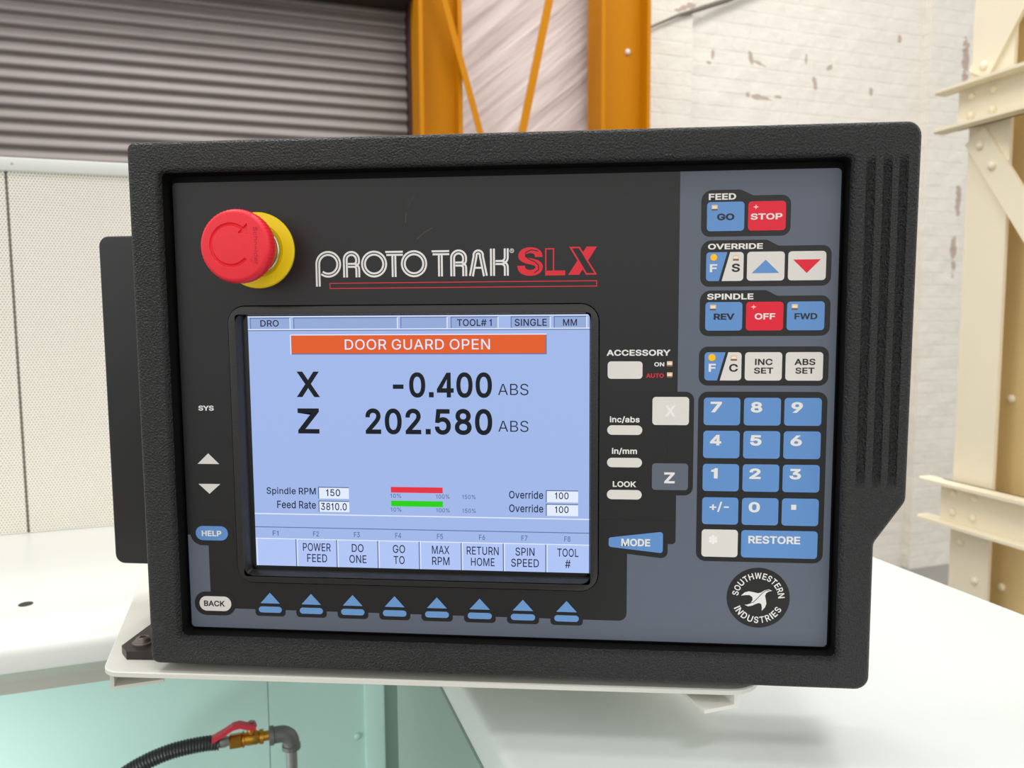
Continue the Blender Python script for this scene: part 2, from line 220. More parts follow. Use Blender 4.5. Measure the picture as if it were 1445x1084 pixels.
GLYPH_DATA = """
A|480|201,509,16,0,85,0,86,1,135,142,344,142,394,1,395,0,463,0,276,508,276,509;239,456,258,389,276,333,324,199,154,199,192,305,198,326,220,391
B|456|60,509,60,0,260,0,277,1,302,4,324,10,341,16,363,28,377,38,390,53,402,69,410,86,414,103,418,121,418,146,416,165,412,180,408,191,398,209,387,225,374,238,359,248,348,254,335,258,330,260,314,264,336,274,350,282,363,290,374,301,380,309,386,319,391,329,396,345,398,358,398,389,392,415,386,431,380,445,365,464,353,475,341,484,320,496,308,500,293,504,276,507,253,509;125,231,264,230,278,228,289,226,309,216,323,206,336,194,345,179,352,164,355,144,354,126,350,108,344,97,337,87,330,80,322,74,305,66,284,60,256,57,125,57;125,285,125,452,249,452,268,450,287,445,304,436,318,424,326,413,331,402,336,383,336,365,334,351,329,336,320,321,309,310,299,302,286,295,276,291,264,288,252,286
C|510|375,20,393,31,413,46,426,59,438,74,452,97,460,114,468,137,473,160,408,160,400,133,390,115,379,100,368,90,353,78,340,70,323,62,309,58,292,54,277,53,258,53,230,57,214,62,202,66,189,73,174,83,164,91,150,105,140,120,130,134,118,161,114,175,108,197,105,216,103,242,104,282,107,306,110,323,119,350,130,375,140,391,152,406,171,424,192,437,212,446,237,454,258,456,277,456,292,454,309,451,323,446,338,440,347,436,368,420,385,401,393,389,399,377,408,348,473,348,469,367,462,390,456,402,446,422,437,435,426,449,411,464,393,478,378,488,360,497,336,506,318,510,296,514,278,516,257,516,230,514,206,508,185,502,163,492,144,480,126,466,111,452,95,434,82,414,66,385,58,365,48,332,43,304,40,268,40,241,42,212,46,188,52,162,60,137,66,123,82,94,95,74,106,61,124,44,141,30,163,18,189,6,212,-1,234,-5,257,-7,286,-6,309,-4,331,2,358,11
D|503|60,0,232,0,270,4,301,10,334,22,352,32,369,42,382,52,400,69,412,84,422,98,430,114,443,141,451,166,458,198,462,242,462,279,458,312,451,344,443,369,436,385,421,413,404,436,388,453,378,462,359,474,337,486,319,494,290,502,264,507,237,509,60,509;125,57,125,452,232,452,246,451,264,448,280,445,308,434,324,426,341,413,352,403,364,388,372,374,381,357,386,342,392,320,396,297,398,277,399,242,398,226,394,200,390,178,386,165,378,145,372,134,363,121,345,100,323,84,302,72,293,69,268,62,236,58
E|419|375,0,375,57,125,57,125,229,355,229,355,286,125,286,125,452,372,452,372,509,60,509,60,0
F|410|60,0,125,0,125,221,346,221,346,278,125,278,125,452,369,452,369,509,60,509
G|521|302,514,276,516,255,516,232,514,213,510,190,504,171,496,149,484,131,472,115,457,98,439,86,423,73,401,63,380,53,352,48,331,43,305,40,268,40,241,42,212,46,188,51,164,59,139,67,120,80,96,96,72,114,53,125,42,145,28,170,14,187,6,215,-2,235,-5,258,-7,280,-7,299,-6,324,-1,345,5,365,13,382,22,397,32,412,43,430,61,444,79,452,93,462,113,468,131,472,146,476,169,478,189,478,256,283,256,283,199,415,199,414,180,411,162,406,146,401,132,392,116,384,104,380,99,361,81,350,74,335,66,319,60,303,56,278,53,260,53,233,56,219,60,201,67,186,74,174,83,164,91,150,105,140,120,128,139,122,151,114,175,108,195,105,216,103,242,103,266,105,292,108,314,113,332,119,350,124,362,136,384,144,397,158,412,173,426,184,433,203,443,215,448,229,452,245,455,257,456,280,456,309,450,331,442,346,434,360,424,374,410,383,399,394,381,402,365,408,349,474,349,471,364,465,383,452,411,435,437,428,446,413,461,389,480,375,488,361,496,331,507
H|517|60,0,125,0,125,232,392,232,392,0,457,0,457,509,392,509,392,289,125,289,125,509,60,509
I|185|60,0,125,0,125,509,60,509
K|467|449,0,243,288,448,509,364,509,174,303,124,242,125,509,60,509,60,0,125,0,125,167,198,244,372,0
L|393|60,509,60,0,361,0,361,57,125,57,125,509
M|629|568,509,476,509,476,508,400,311,352,186,334,136,315,73,282,174,216,341,152,508,152,509,60,509,60,0,122,0,122,332,121,344,120,436,167,298,286,0,342,0,342,1,456,292,468,324,476,346,506,436,505,342,504,330,504,0,568,0
N|524|60,509,60,0,125,0,125,312,120,430,176,333,201,291,386,1,387,0,463,0,463,509,399,509,399,143,402,78,388,108,354,165,137,508,136,509
O|534|277,516,257,516,230,514,206,508,185,502,163,492,144,480,126,466,108,449,95,433,82,414,72,396,59,369,51,344,46,320,42,296,40,268,40,241,42,208,48,178,52,159,61,134,72,112,82,93,96,74,112,56,126,42,143,30,163,18,185,8,206,0,230,-4,257,-7,277,-7,304,-4,328,0,349,8,371,18,388,28,408,42,422,56,438,74,454,97,466,119,474,139,482,161,488,188,492,217,493,241,493,268,491,296,488,321,481,349,474,370,466,389,452,414,439,433,426,449,408,466,390,480,371,492,349,502,328,508,304,514;275,456,291,454,310,450,328,444,341,438,355,429,370,417,382,406,392,393,402,376,410,360,416,348,422,329,426,311,428,290,430,267,430,241,428,219,426,198,422,180,416,161,400,129,390,113,380,102,371,92,358,82,341,71,323,63,310,58,291,54,275,53,258,53,243,54,224,58,205,65,189,73,172,84,160,95,150,105,140,118,124,146,118,162,112,181,107,202,104,221,103,242,103,266,107,306,112,327,118,346,124,362,130,375,142,393,154,408,164,418,179,430,189,436,210,446,224,450,243,454,258,456
P|445|60,0,125,0,125,186,247,186,275,188,301,194,328,204,352,220,361,228,374,241,390,264,397,281,402,296,406,313,408,331,408,365,403,396,397,414,392,427,378,449,370,458,356,472,342,482,330,488,314,496,296,502,274,506,256,508,60,509;125,242,125,452,243,452,263,450,279,446,298,438,310,430,320,420,332,404,340,386,344,364,344,339,341,316,335,298,326,281,313,268,301,258,288,252,273,246,258,244,243,242
R|449|60,509,60,0,125,0,125,198,247,198,352,1,353,0,428,0,314,208,315,210,337,219,348,226,359,234,371,244,382,258,389,269,397,285,403,303,406,318,409,342,409,362,407,382,402,403,398,415,388,437,380,450,374,457,361,470,339,486,328,492,313,498,285,505,248,509;125,452,244,452,257,451,275,448,289,444,299,440,313,430,326,417,335,403,340,388,344,366,345,344,342,325,336,305,334,299,328,291,314,277,301,268,283,261,268,258,244,255,125,255
S|447|253,515,216,516,197,514,179,512,151,504,134,496,117,487,106,480,94,470,82,457,72,444,65,431,59,417,53,391,52,380,52,358,55,343,58,331,66,315,71,306,78,297,93,283,120,264,155,248,183,239,258,218,295,206,309,198,325,186,337,173,344,158,346,145,346,133,344,119,336,102,326,87,310,73,290,62,266,54,241,50,214,49,189,52,163,60,143,70,133,78,123,88,116,98,108,117,104,137,38,137,42,111,44,100,51,83,56,72,65,58,75,46,85,36,104,22,125,10,152,0,183,-6,212,-9,236,-9,267,-6,289,-2,308,4,335,17,351,27,364,37,376,50,384,60,392,74,400,91,405,108,407,119,408,131,408,155,405,171,400,186,395,198,388,209,377,222,362,236,338,251,311,264,239,286,211,293,179,304,161,312,146,320,131,334,124,342,119,351,116,359,115,370,115,382,116,391,124,410,134,425,149,438,163,446,182,454,209,458,234,459,257,456,282,448,299,439,310,431,320,421,326,414,329,408,334,395,337,378,401,378,398,403,390,427,377,449,368,461,357,471,348,479,333,489,307,502,278,511
T|449|257,0,257,452,417,452,417,509,32,509,32,452,193,452,193,0
U|518|60,509,60,155,64,129,70,112,74,99,88,75,104,54,118,40,139,24,152,16,172,7,193,0,214,-4,248,-8,279,-8,304,-4,323,0,343,6,365,16,378,24,395,36,412,52,422,65,433,80,440,94,446,108,451,123,455,142,457,163,457,509,393,509,393,170,390,146,381,121,374,108,364,94,350,80,332,68,316,61,292,54,269,52,249,52,229,54,211,58,196,64,181,72,165,83,154,94,144,108,134,128,128,146,124,170,124,509
V|480|16,509,204,1,204,0,278,0,463,509,395,509,394,508,282,184,260,118,241,53,200,182,84,508,84,509
W|660|20,509,150,0,215,0,330,400,445,0,510,0,640,509,572,509,475,110,362,509,298,509,185,110,88,509
X|475|18,0,91,0,181,127,218,183,237,218,267,166,293,127,382,0,456,0,276,263,446,509,374,509,322,436,264,350,238,303,216,342,202,365,104,509,29,509,200,260
Y|472|203,0,268,0,268,208,455,509,381,509,380,508,276,337,252,296,237,262,220,295,205,323,92,508,91,509,16,509,203,208
Z|439|40,509,40,452,323,453,306,431,268,379,42,46,42,0,399,0,399,57,147,57,114,55,167,126,397,462,397,509
a|390|337,0,336,269,334,285,330,303,324,318,313,335,307,343,294,355,278,365,267,370,245,378,213,384,176,384,147,379,132,375,116,369,102,362,90,355,75,343,62,328,50,312,41,291,100,274,106,285,115,298,130,312,143,320,159,326,181,330,204,331,220,329,232,326,243,320,255,312,262,304,270,292,273,282,276,264,276,251,273,242,268,237,259,232,253,230,241,228,164,218,118,210,90,200,71,189,58,180,48,168,40,155,32,134,30,116,30,94,34,73,42,55,52,39,58,31,72,18,83,10,96,4,115,-3,133,-7,151,-9,169,-9,187,-7,201,-4,217,2,230,8,244,17,252,25,265,40,272,52,277,52,277,0;276,190,276,132,274,122,270,108,262,92,255,81,244,70,231,60,213,52,198,48,178,45,157,46,136,50,119,57,108,65,100,75,96,83,92,95,92,111,94,120,96,128,101,137,108,144,116,150,132,158,150,164,181,169,210,172,247,179,268,184
b|425|53,509,53,0,112,0,112,59,118,59,119,58,126,47,138,31,153,16,171,4,189,-3,213,-8,245,-8,269,-4,295,6,310,14,325,24,336,35,348,48,359,64,370,85,376,100,382,119,386,138,389,161,390,177,390,211,387,234,384,252,378,271,370,292,359,313,346,331,334,344,318,358,305,366,287,374,265,380,245,384,218,384,205,383,189,380,176,376,157,364,145,354,135,344,119,320,118,319,114,319,114,509;212,47,189,51,171,59,157,69,145,81,136,93,126,111,118,138,114,169,113,200,116,227,121,252,126,267,132,278,144,297,156,308,163,314,171,318,183,324,203,329,228,330,250,326,261,322,270,318,286,306,298,294,305,284,316,260,324,236,328,208,328,178,324,147,316,118,308,98,296,81,284,70,273,62,258,54,238,48
c|396|312,352,301,359,286,367,267,375,249,380,218,384,190,384,169,380,155,377,137,370,122,363,107,353,95,344,80,327,70,314,58,296,50,280,44,260,38,237,36,220,34,199,34,175,36,151,40,127,48,104,52,92,60,77,70,61,86,42,98,30,112,19,126,10,144,2,158,-2,171,-5,190,-8,226,-8,242,-6,258,-2,275,4,292,12,312,26,335,48,351,72,360,91,363,102,304,117,296,97,287,82,280,74,271,66,254,56,236,50,215,46,193,46,179,49,168,52,155,59,142,68,130,81,119,95,108,118,102,138,98,159,96,177,96,198,98,216,102,238,109,261,118,280,130,296,145,310,162,321,179,327,199,330,215,330,228,328,243,325,254,321,270,311,284,298,295,282,303,262,362,277,356,296,343,318,331,333
d|425|372,509,311,509,311,319,306,320,294,337,277,357,261,368,248,376,235,380,219,383,207,384,180,384,160,380,138,374,120,366,107,358,91,344,77,329,66,313,54,291,48,275,40,249,37,233,34,211,34,177,35,161,38,138,42,120,48,102,57,79,67,61,75,50,82,41,99,24,112,15,129,6,152,-2,179,-8,212,-8,234,-4,244,0,254,5,270,15,287,31,306,58,307,59,313,59,313,0,372,0;212,47,187,48,169,52,155,59,149,63,139,70,130,79,118,98,106,123,99,150,96,178,96,208,100,236,104,248,110,265,120,285,128,295,140,307,155,318,164,322,175,326,197,330,222,329,240,324,254,318,261,314,278,298,291,282,300,262,305,248,308,233,312,200,312,169,308,141,302,121,296,107,288,92,278,78,269,70,257,60,246,55,235,51
e|404|222,384,195,384,183,383,165,380,146,374,136,370,116,360,104,352,88,338,70,317,59,298,52,284,44,263,40,246,36,227,34,208,34,166,36,147,40,126,46,108,52,92,62,73,72,58,83,44,94,33,109,21,122,13,138,5,151,0,171,-4,193,-8,223,-8,251,-5,270,0,282,4,302,14,325,30,342,46,355,66,362,80,365,91,306,105,299,91,292,81,285,73,275,64,257,54,240,48,221,46,193,47,172,52,153,60,142,67,127,81,116,96,109,108,102,130,98,151,96,169,371,169,371,207,370,222,368,242,364,260,358,281,353,292,346,306,336,321,325,335,314,346,301,356,286,365,269,373,257,377,241,381;96,221,99,242,106,264,114,280,127,297,140,309,159,321,176,327,197,330,219,330,238,326,254,320,263,314,271,308,286,290,297,272,304,252,309,225,309,221
h|410|357,0,357,252,355,275,351,295,345,313,338,327,328,341,316,354,301,366,288,372,273,378,252,382,237,384,219,384,201,382,188,379,170,372,156,365,145,356,134,345,121,328,114,316,114,509,53,509,53,0,114,0,114,236,117,258,124,279,128,286,136,297,145,306,159,316,175,324,185,326,203,329,217,329,233,327,246,323,254,320,264,313,273,304,282,292,288,280,293,265,296,243,296,0
g|425|372,379,313,379,313,319,308,319,294,339,280,354,264,367,246,376,227,382,207,384,180,384,158,380,140,374,129,370,114,362,103,354,91,344,79,331,71,321,59,301,50,282,44,265,39,246,36,231,34,203,34,179,36,159,41,128,48,107,52,95,67,69,77,56,85,48,99,36,112,28,128,18,147,12,163,8,178,6,214,6,237,10,245,12,263,22,276,31,289,43,306,68,311,68,311,-14,308,-37,303,-49,296,-62,285,-73,271,-82,252,-91,228,-96,197,-97,173,-94,155,-88,134,-77,127,-71,114,-58,101,-41,52,-68,51,-69,58,-81,73,-101,89,-116,111,-130,125,-136,141,-142,155,-146,176,-150,196,-151,219,-151,254,-147,267,-144,286,-138,296,-134,313,-125,328,-114,339,-104,346,-96,356,-82,361,-71,366,-55,370,-39,372,-19;213,330,234,326,254,318,271,307,286,290,298,269,307,242,312,212,312,182,310,156,304,132,295,110,282,91,273,82,264,75,245,65,224,60,197,59,175,62,163,66,151,72,135,84,122,99,115,110,110,121,104,135,100,148,96,174,96,204,99,230,104,251,116,277,122,287,130,298,147,314,164,323,184,328,197,330
i|167|53,0,114,0,114,379,53,379;42,475,44,467,48,461,61,449,68,446,76,444,92,444,106,448,114,455,119,460,124,468,126,475,126,491,122,500,119,506,110,516,106,518,92,524,76,524,68,522,60,517,54,512,47,504,44,499,42,491
n|410|357,0,356,261,354,284,348,305,340,323,330,339,315,354,303,364,295,369,281,376,263,380,244,384,219,384,207,383,196,381,179,376,162,368,152,362,145,356,129,340,121,328,112,312,112,379,53,379,53,0,114,0,114,236,117,258,124,279,128,286,136,297,145,306,159,316,175,324,185,326,203,329,217,329,233,327,246,323,254,320,264,313,273,304,282,292,288,280,293,265,296,243,296,0
m|610|557,0,557,265,556,282,550,308,540,329,528,348,512,362,498,372,489,376,473,382,459,384,445,386,428,386,414,384,398,381,382,376,371,370,348,354,337,343,330,334,324,325,317,310,312,327,300,346,287,361,273,372,257,380,240,384,227,386,202,385,188,382,174,377,161,370,145,358,132,346,124,336,116,320,112,310,112,379,53,379,53,0,114,0,114,246,116,265,120,278,126,290,135,302,143,310,155,318,169,325,179,328,192,330,206,330,220,328,229,326,243,319,253,311,262,302,268,291,272,279,274,266,274,0,335,0,335,254,337,268,341,281,346,291,356,305,364,314,374,320,382,324,396,328,411,330,435,329,445,327,456,323,473,313,481,305,489,292,494,277,496,261,496,0
l|180|60,0,120,0,120,525,60,525
o|416|171,-5,197,-8,225,-8,244,-5,257,-2,273,3,289,10,304,19,318,30,328,39,340,54,350,68,362,92,368,104,374,123,378,141,381,175,380,209,378,231,374,249,368,272,354,302,342,321,332,332,321,344,307,354,294,363,280,370,261,377,244,381,217,384,197,384,171,381,155,377,137,370,126,366,112,357,95,344,82,331,66,308,58,296,48,272,42,257,38,237,34,199,34,175,36,151,40,131,44,116,50,96,58,82,70,61,79,50,93,35,104,25,117,16,137,6,155,-1;199,330,225,329,247,324,264,314,276,306,285,296,298,277,308,257,312,241,316,225,319,198,318,169,314,138,306,113,294,91,286,80,276,70,264,62,257,57,239,50,228,48,215,46,190,47,179,49,166,54,155,59,145,66,130,81,116,100,108,118,102,134,99,150,96,177,96,206,102,238,110,265,122,286,130,296,142,308,158,319,179,327
p|425|53,-143,114,-143,114,59,118,59,119,58,138,31,146,22,158,13,171,5,183,-1,202,-6,220,-8,245,-8,269,-4,285,2,301,8,318,20,334,33,346,46,359,64,370,85,378,103,384,125,386,141,390,167,390,201,389,217,386,240,381,262,370,292,359,313,348,329,336,342,325,352,312,362,297,370,275,378,263,381,245,384,218,384,205,383,189,380,170,372,152,360,137,346,119,320,118,319,112,319,112,379,53,379;212,47,189,51,171,59,157,69,145,81,136,93,126,111,118,138,114,169,113,200,116,227,121,252,126,267,132,278,144,297,156,308,163,314,171,318,183,324,203,329,228,330,250,326,261,322,270,318,286,306,298,294,305,284,316,260,324,236,328,208,328,178,324,147,316,118,308,98,296,81,284,70,273,62,258,54,238,48
q|425|372,-143,372,379,313,379,313,319,307,319,306,320,300,329,290,342,284,349,271,362,255,372,235,380,223,382,207,384,180,384,162,381,150,378,128,370,113,362,97,350,82,335,71,321,62,306,52,287,44,266,40,249,37,233,34,211,34,177,35,161,38,138,42,120,48,102,57,79,67,61,79,45,96,28,109,17,122,10,142,0,160,-4,179,-8,205,-8,220,-6,242,-1,254,5,266,12,278,22,287,31,299,47,306,58,311,59,311,-143;212,47,187,48,169,52,155,59,149,63,139,70,130,79,118,98,106,123,99,150,96,178,96,208,100,236,104,248,110,265,120,285,128,295,140,307,155,318,164,322,175,326,197,330,222,329,240,324,254,318,261,314,278,298,291,282,300,262,305,248,308,233,312,200,312,169,308,141,302,121,296,107,288,92,278,78,269,70,257,60,246,55,235,51
r|259|53,0,114,0,114,244,117,263,122,278,132,293,141,302,155,313,170,320,182,324,200,326,220,326,243,322,243,384,228,384,222,385,200,384,182,381,167,376,152,367,134,352,122,337,115,321,112,321,112,379,53,379
s|365|229,380,198,384,168,384,142,380,117,371,102,364,90,356,81,350,69,337,59,323,50,302,47,281,48,261,50,245,54,233,61,221,67,213,78,202,98,188,123,178,154,168,219,154,237,147,249,140,258,132,262,125,267,114,268,99,266,89,259,76,249,66,238,58,226,52,212,48,196,46,173,45,156,47,140,52,128,58,117,65,108,76,100,90,94,107,36,94,40,79,45,64,52,51,62,38,74,26,91,14,107,5,123,0,140,-4,158,-7,193,-8,211,-6,229,-4,259,6,283,18,293,26,303,36,319,57,323,65,328,80,331,99,331,114,328,135,324,146,315,161,299,178,292,184,278,192,256,202,242,206,161,226,137,234,128,240,120,247,114,254,110,264,109,272,110,288,115,300,120,308,131,317,144,324,158,330,174,332,195,333,208,332,225,327,236,322,241,318,256,302,261,293,268,277,324,290,318,307,311,322,299,339,289,350,276,360,265,367,248,374
t|228|212,2,213,3,202,54,178,50,164,50,154,52,146,54,139,58,133,65,128,77,126,90,126,327,204,327,204,379,126,379,126,471,65,471,65,379,6,379,6,327,65,327,65,85,66,71,70,56,78,38,88,24,103,12,120,4,141,-2,159,-4,190,-4
u|410|53,379,53,127,54,113,58,91,64,71,73,51,85,34,95,24,108,14,123,6,139,0,158,-4,173,-5,191,-5,205,-4,220,0,237,6,250,12,261,20,276,33,283,43,291,55,298,69,298,0,357,0,357,379,296,379,296,144,294,124,288,105,280,90,270,78,262,70,251,63,235,56,225,52,207,50,193,50,177,52,164,56,156,60,146,66,132,80,126,88,120,101,116,115,114,135,114,379
v|390|17,379,162,1,163,0,226,0,272,117,371,379,305,379,304,378,224,154,208,108,195,58,194,62,182,104,172,138,84,378,84,379
y|390|48,-140,71,-144,99,-145,116,-143,132,-139,148,-132,165,-120,177,-107,187,-93,198,-71,204,-57,371,379,305,379,304,378,224,154,202,88,195,60,182,104,172,135,84,378,84,379,17,379,163,-1,146,-50,136,-68,125,-79,113,-86,99,-90,87,-90,72,-87,61,-86,47,-138
0|453|236,516,218,516,196,514,177,509,161,503,146,495,130,484,121,476,102,456,88,435,78,416,68,394,64,379,57,353,53,330,50,305,48,271,48,237,50,209,52,185,57,155,62,136,68,114,77,93,88,72,98,57,110,43,127,26,144,14,160,6,176,0,192,-4,218,-7,244,-6,262,-4,278,0,294,6,308,14,326,26,344,43,354,55,365,72,376,93,384,114,392,136,398,163,401,185,405,237,405,271,404,299,401,323,396,353,390,379,382,402,372,423,363,440,350,459,335,474,325,482,307,495,292,503,274,510,255,514;233,460,248,458,261,454,271,449,283,441,290,435,303,421,310,411,319,395,330,366,338,328,344,282,344,238,341,197,335,162,324,127,318,113,310,98,302,86,290,74,283,68,272,60,261,56,249,52,234,50,220,50,208,52,196,54,188,58,173,66,163,74,152,86,142,100,136,111,129,126,123,143,116,174,110,218,109,270,112,315,120,353,130,385,142,410,152,423,159,431,170,441,180,448,193,454,206,458,220,460
1|330|150,0,215,0,215,509,168,509,150,470,110,436,60,420,60,362,110,376,150,400
2|453|64,0,389,0,389,57,153,57,153,60,274,187,326,247,353,282,362,299,372,321,376,330,380,349,381,363,381,380,378,405,372,423,360,448,346,466,327,484,312,494,301,500,274,510,257,514,242,516,208,516,193,514,174,509,158,504,142,496,119,480,106,468,96,457,88,445,79,429,72,410,68,395,66,379,66,362,127,362,129,386,134,404,140,415,147,426,163,442,181,452,203,458,216,460,231,460,255,456,269,451,288,440,301,428,307,421,314,408,318,396,320,379,320,364,317,344,312,328,298,304,280,279,250,246,234,229,64,47
3|453|70,509,70,452,288,452,288,448,228,380,157,299,157,248,212,248,234,246,247,244,263,239,273,235,284,229,295,221,306,210,313,201,321,187,325,176,328,162,329,137,328,125,324,110,318,97,310,86,299,76,285,66,270,58,252,53,228,50,198,51,173,56,161,60,152,65,134,78,122,92,114,108,110,121,109,132,44,132,47,108,50,96,56,81,62,68,70,57,76,50,94,33,108,23,124,14,142,6,159,0,177,-4,200,-6,237,-6,269,-2,284,2,307,11,332,26,345,36,355,46,371,67,381,86,390,111,393,137,392,165,387,188,377,212,364,232,347,250,326,266,304,278,276,286,252,290,222,290,372,461,372,509
4|453|40,105,282,105,282,0,343,0,343,105,413,105,413,163,343,163,343,509,272,509,40,160;282,163,112,163,282,425
5|453|366,509,96,509,67,253,88,250,128,246,139,255,156,264,185,274,204,276,226,277,250,273,265,268,281,258,289,252,303,237,312,224,319,211,324,194,328,176,328,154,325,133,318,111,308,94,300,84,292,76,276,64,260,56,244,52,229,50,213,50,200,52,178,58,162,66,152,74,142,83,134,94,127,109,122,130,60,130,62,110,68,89,76,71,85,57,96,44,111,29,131,16,149,6,177,-2,194,-6,211,-7,230,-7,250,-5,271,0,288,5,312,16,336,34,348,47,359,60,368,75,378,93,386,119,390,145,390,181,386,211,376,239,364,262,350,280,330,300,310,314,291,322,266,330,238,334,214,334,203,332,186,328,167,321,155,315,146,309,136,301,134,301,142,382,151,452,366,452
6|453|322,509,252,509,251,508,179,401,138,342,115,306,99,279,86,254,78,233,71,213,66,193,64,178,64,144,67,125,71,107,77,89,84,73,100,50,123,28,148,12,160,6,179,-1,191,-4,209,-6,236,-7,248,-6,264,-4,280,0,292,5,308,12,321,21,336,32,356,54,368,72,376,87,384,110,388,140,389,167,386,190,383,206,376,227,366,246,355,262,338,280,324,290,303,302,285,308,258,313,227,314,211,312,194,306,175,296;219,48,199,52,180,59,161,72,146,89,134,111,128,128,125,150,126,173,130,196,138,215,150,232,166,247,183,257,200,262,218,265,240,264,258,261,275,254,294,240,306,226,318,204,324,187,327,165,326,142,323,123,318,108,306,88,292,72,273,59,254,52,239,48
7|453|97,0,165,0,166,1,391,449,391,509,62,509,62,452,323,452,323,448
8|453|216,516,190,513,171,508,153,502,132,490,116,478,98,461,87,445,79,429,75,417,72,402,70,388,70,372,73,351,80,329,93,308,109,290,127,277,152,266,113,250,98,238,85,226,79,218,67,199,58,178,53,155,52,127,54,113,57,97,61,85,67,73,75,60,84,48,96,37,108,27,122,18,138,10,166,0,200,-6,237,-7,270,-4,290,1,303,5,315,10,331,18,344,27,357,37,367,47,375,57,384,72,392,88,396,100,400,114,401,127,401,143,398,165,392,184,382,204,370,223,354,238,339,250,322,258,300,266,334,282,341,288,352,298,359,308,372,329,379,351,382,372,381,398,378,413,372,429,363,447,349,466,331,482,308,497,288,506,267,512,244,516;115,132,116,151,117,160,120,171,128,186,138,200,155,214,171,224,193,232,217,235,241,234,261,231,281,224,297,214,314,200,326,184,334,165,337,146,336,124,330,105,323,91,310,76,298,67,282,58,262,52,235,49,210,50,188,53,168,60,153,68,142,76,134,84,126,95,118,113;313,410,316,401,318,388,319,369,317,354,312,340,306,328,292,312,280,303,265,296,251,292,234,290,207,291,187,296,173,302,161,310,148,324,138,343,135,354,134,363,133,383,134,394,139,409,149,427,160,439,169,445,186,453,201,458,219,460,240,460,252,458,264,454,283,445,296,436,305,425
9|453|130,0,200,0,201,1,284,121,336,200,354,231,366,255,374,271,381,294,386,315,388,332,388,365,383,397,378,414,370,430,362,444,354,457,344,467,330,480,308,496,291,504,271,510,254,514,235,516,205,515,177,509,159,502,145,496,128,484,119,478,106,465,98,455,86,437,78,422,70,399,64,369,64,341,66,320,70,301,76,282,87,262,98,246,113,231,129,218,150,208,168,201,195,196,226,195,239,196,259,202,276,212;264,454,283,444,292,436,300,429,311,413,320,396,324,381,327,359,326,332,320,309,310,288,301,275,287,262,272,253,254,246,233,243,214,244,192,248,176,256,161,266,145,284,138,294,135,301,128,323,125,344,126,369,132,395,139,409,152,427,166,441,182,451,197,456,218,460,240,460,254,457
#|440|377,509,326,509,303,368,175,368,175,371,198,509,147,509,124,368,49,368,40,316,115,316,95,192,19,192,10,141,10,140,86,140,64,0,115,0,138,140,265,140,242,0,294,0,316,140,391,140,400,192,325,192,345,316,421,316,426,342,429,368,354,368;294,316,273,192,146,192,166,316
%|676|525,223,509,225,484,224,464,219,450,212,434,201,420,185,410,168,402,146,400,128,400,87,402,69,410,47,420,29,425,23,435,12,443,6,456,-1,478,-8,493,-10,519,-9,536,-5,551,2,568,14,582,29,592,50,598,69,601,87,601,128,598,151,590,171,579,190,564,204,545,216;540,509,482,509,481,508,132,0,191,0,192,1;507,180,518,178,528,173,534,167,542,156,546,144,548,131,549,89,547,75,544,65,540,55,535,49,528,42,520,38,510,36,496,35,482,38,473,43,466,50,459,62,456,72,454,82,453,126,455,140,458,150,462,160,467,166,474,172,482,177,496,180;209,287,226,294,245,308,258,324,270,347,274,361,276,380,276,420,274,436,271,448,262,468,254,481,241,494,225,506,208,513,189,516,167,517,144,513,135,510,123,504,111,496,100,484,94,478,82,455,78,438,75,420,75,380,77,363,80,351,88,332,98,316,115,301,134,290,146,286,167,283,190,284;181,327,170,327,157,330,151,332,142,339,136,348,132,358,129,368,127,382,128,423,130,436,134,448,141,458,149,466,158,470,170,473,184,472,194,470,202,466,210,458,218,445,221,434,223,419,222,375,220,365,217,355,210,342,204,336,194,330
+|453|255,34,255,172,391,172,391,226,255,226,255,364,198,364,198,226,61,226,61,172,198,172,198,34
-|453|337,188,337,244,114,244,114,188
/|250|235,533,178,533,178,532,14,-76,71,-76,72,-75
.|200|62,0,138,0,138,76,62,76
*|453|89,315,114,272,206,331,201,223,250,223,248,280,246,331,337,272,362,315,266,365,362,415,337,459,246,400,250,509,201,509,206,400,114,459,89,415,146,386,186,365
"""
GLYPHS = {}
for line in GLYPH_DATA.strip().split('\n'):
    ch, adv, body = line.split('|')
    GLYPHS[ch] = (int(adv), [[tuple(map(int, q)) for q in zip(*[iter(sp_.split(','))] * 2)] for sp_ in body.split(';')])
def text_splines(s, gap):
    x = 0; out = []
    for ch in s:
        if ch == ' ': x += 160 + gap; continue
        adv, sps = GLYPHS[ch]
        for q in sps: out.append([Vector((b[0] + x, b[1])) for b in q])
        x += adv + gap
    return out
def embolden(poly, wt):
    q = [poly[0]]
    for v in poly[1:]:
        if (v - q[-1]).length < 8: q[-1] = (q[-1] + v) / 2
        else: q.append(v)
    if (q[0] - q[-1]).length < 8: q.pop()
    poly = q; n = len(poly); out = []      # outlines run counter-clockwise, holes clockwise: the right-hand normal points out of the ink
    for i in range(n):
        t0 = (poly[i] - poly[i - 1]).normalized(); t1 = (poly[(i + 1) % n] - poly[i]).normalized()
        nn = Vector((t0.y + t1.y, -t0.x - t1.x))
        if nn.length < 0.1: nn = Vector((t0.y, -t0.x))
        nn.normalize(); k = max(0.45, nn.dot(Vector((t0.y, -t0.x)))); out.append(tuple(poly[i] + nn * wt / k))
    return out
def text_mesh(s, wt, gap): return fill_mesh([embolden(q, wt) for q in text_splines(s, gap)], 0.05)
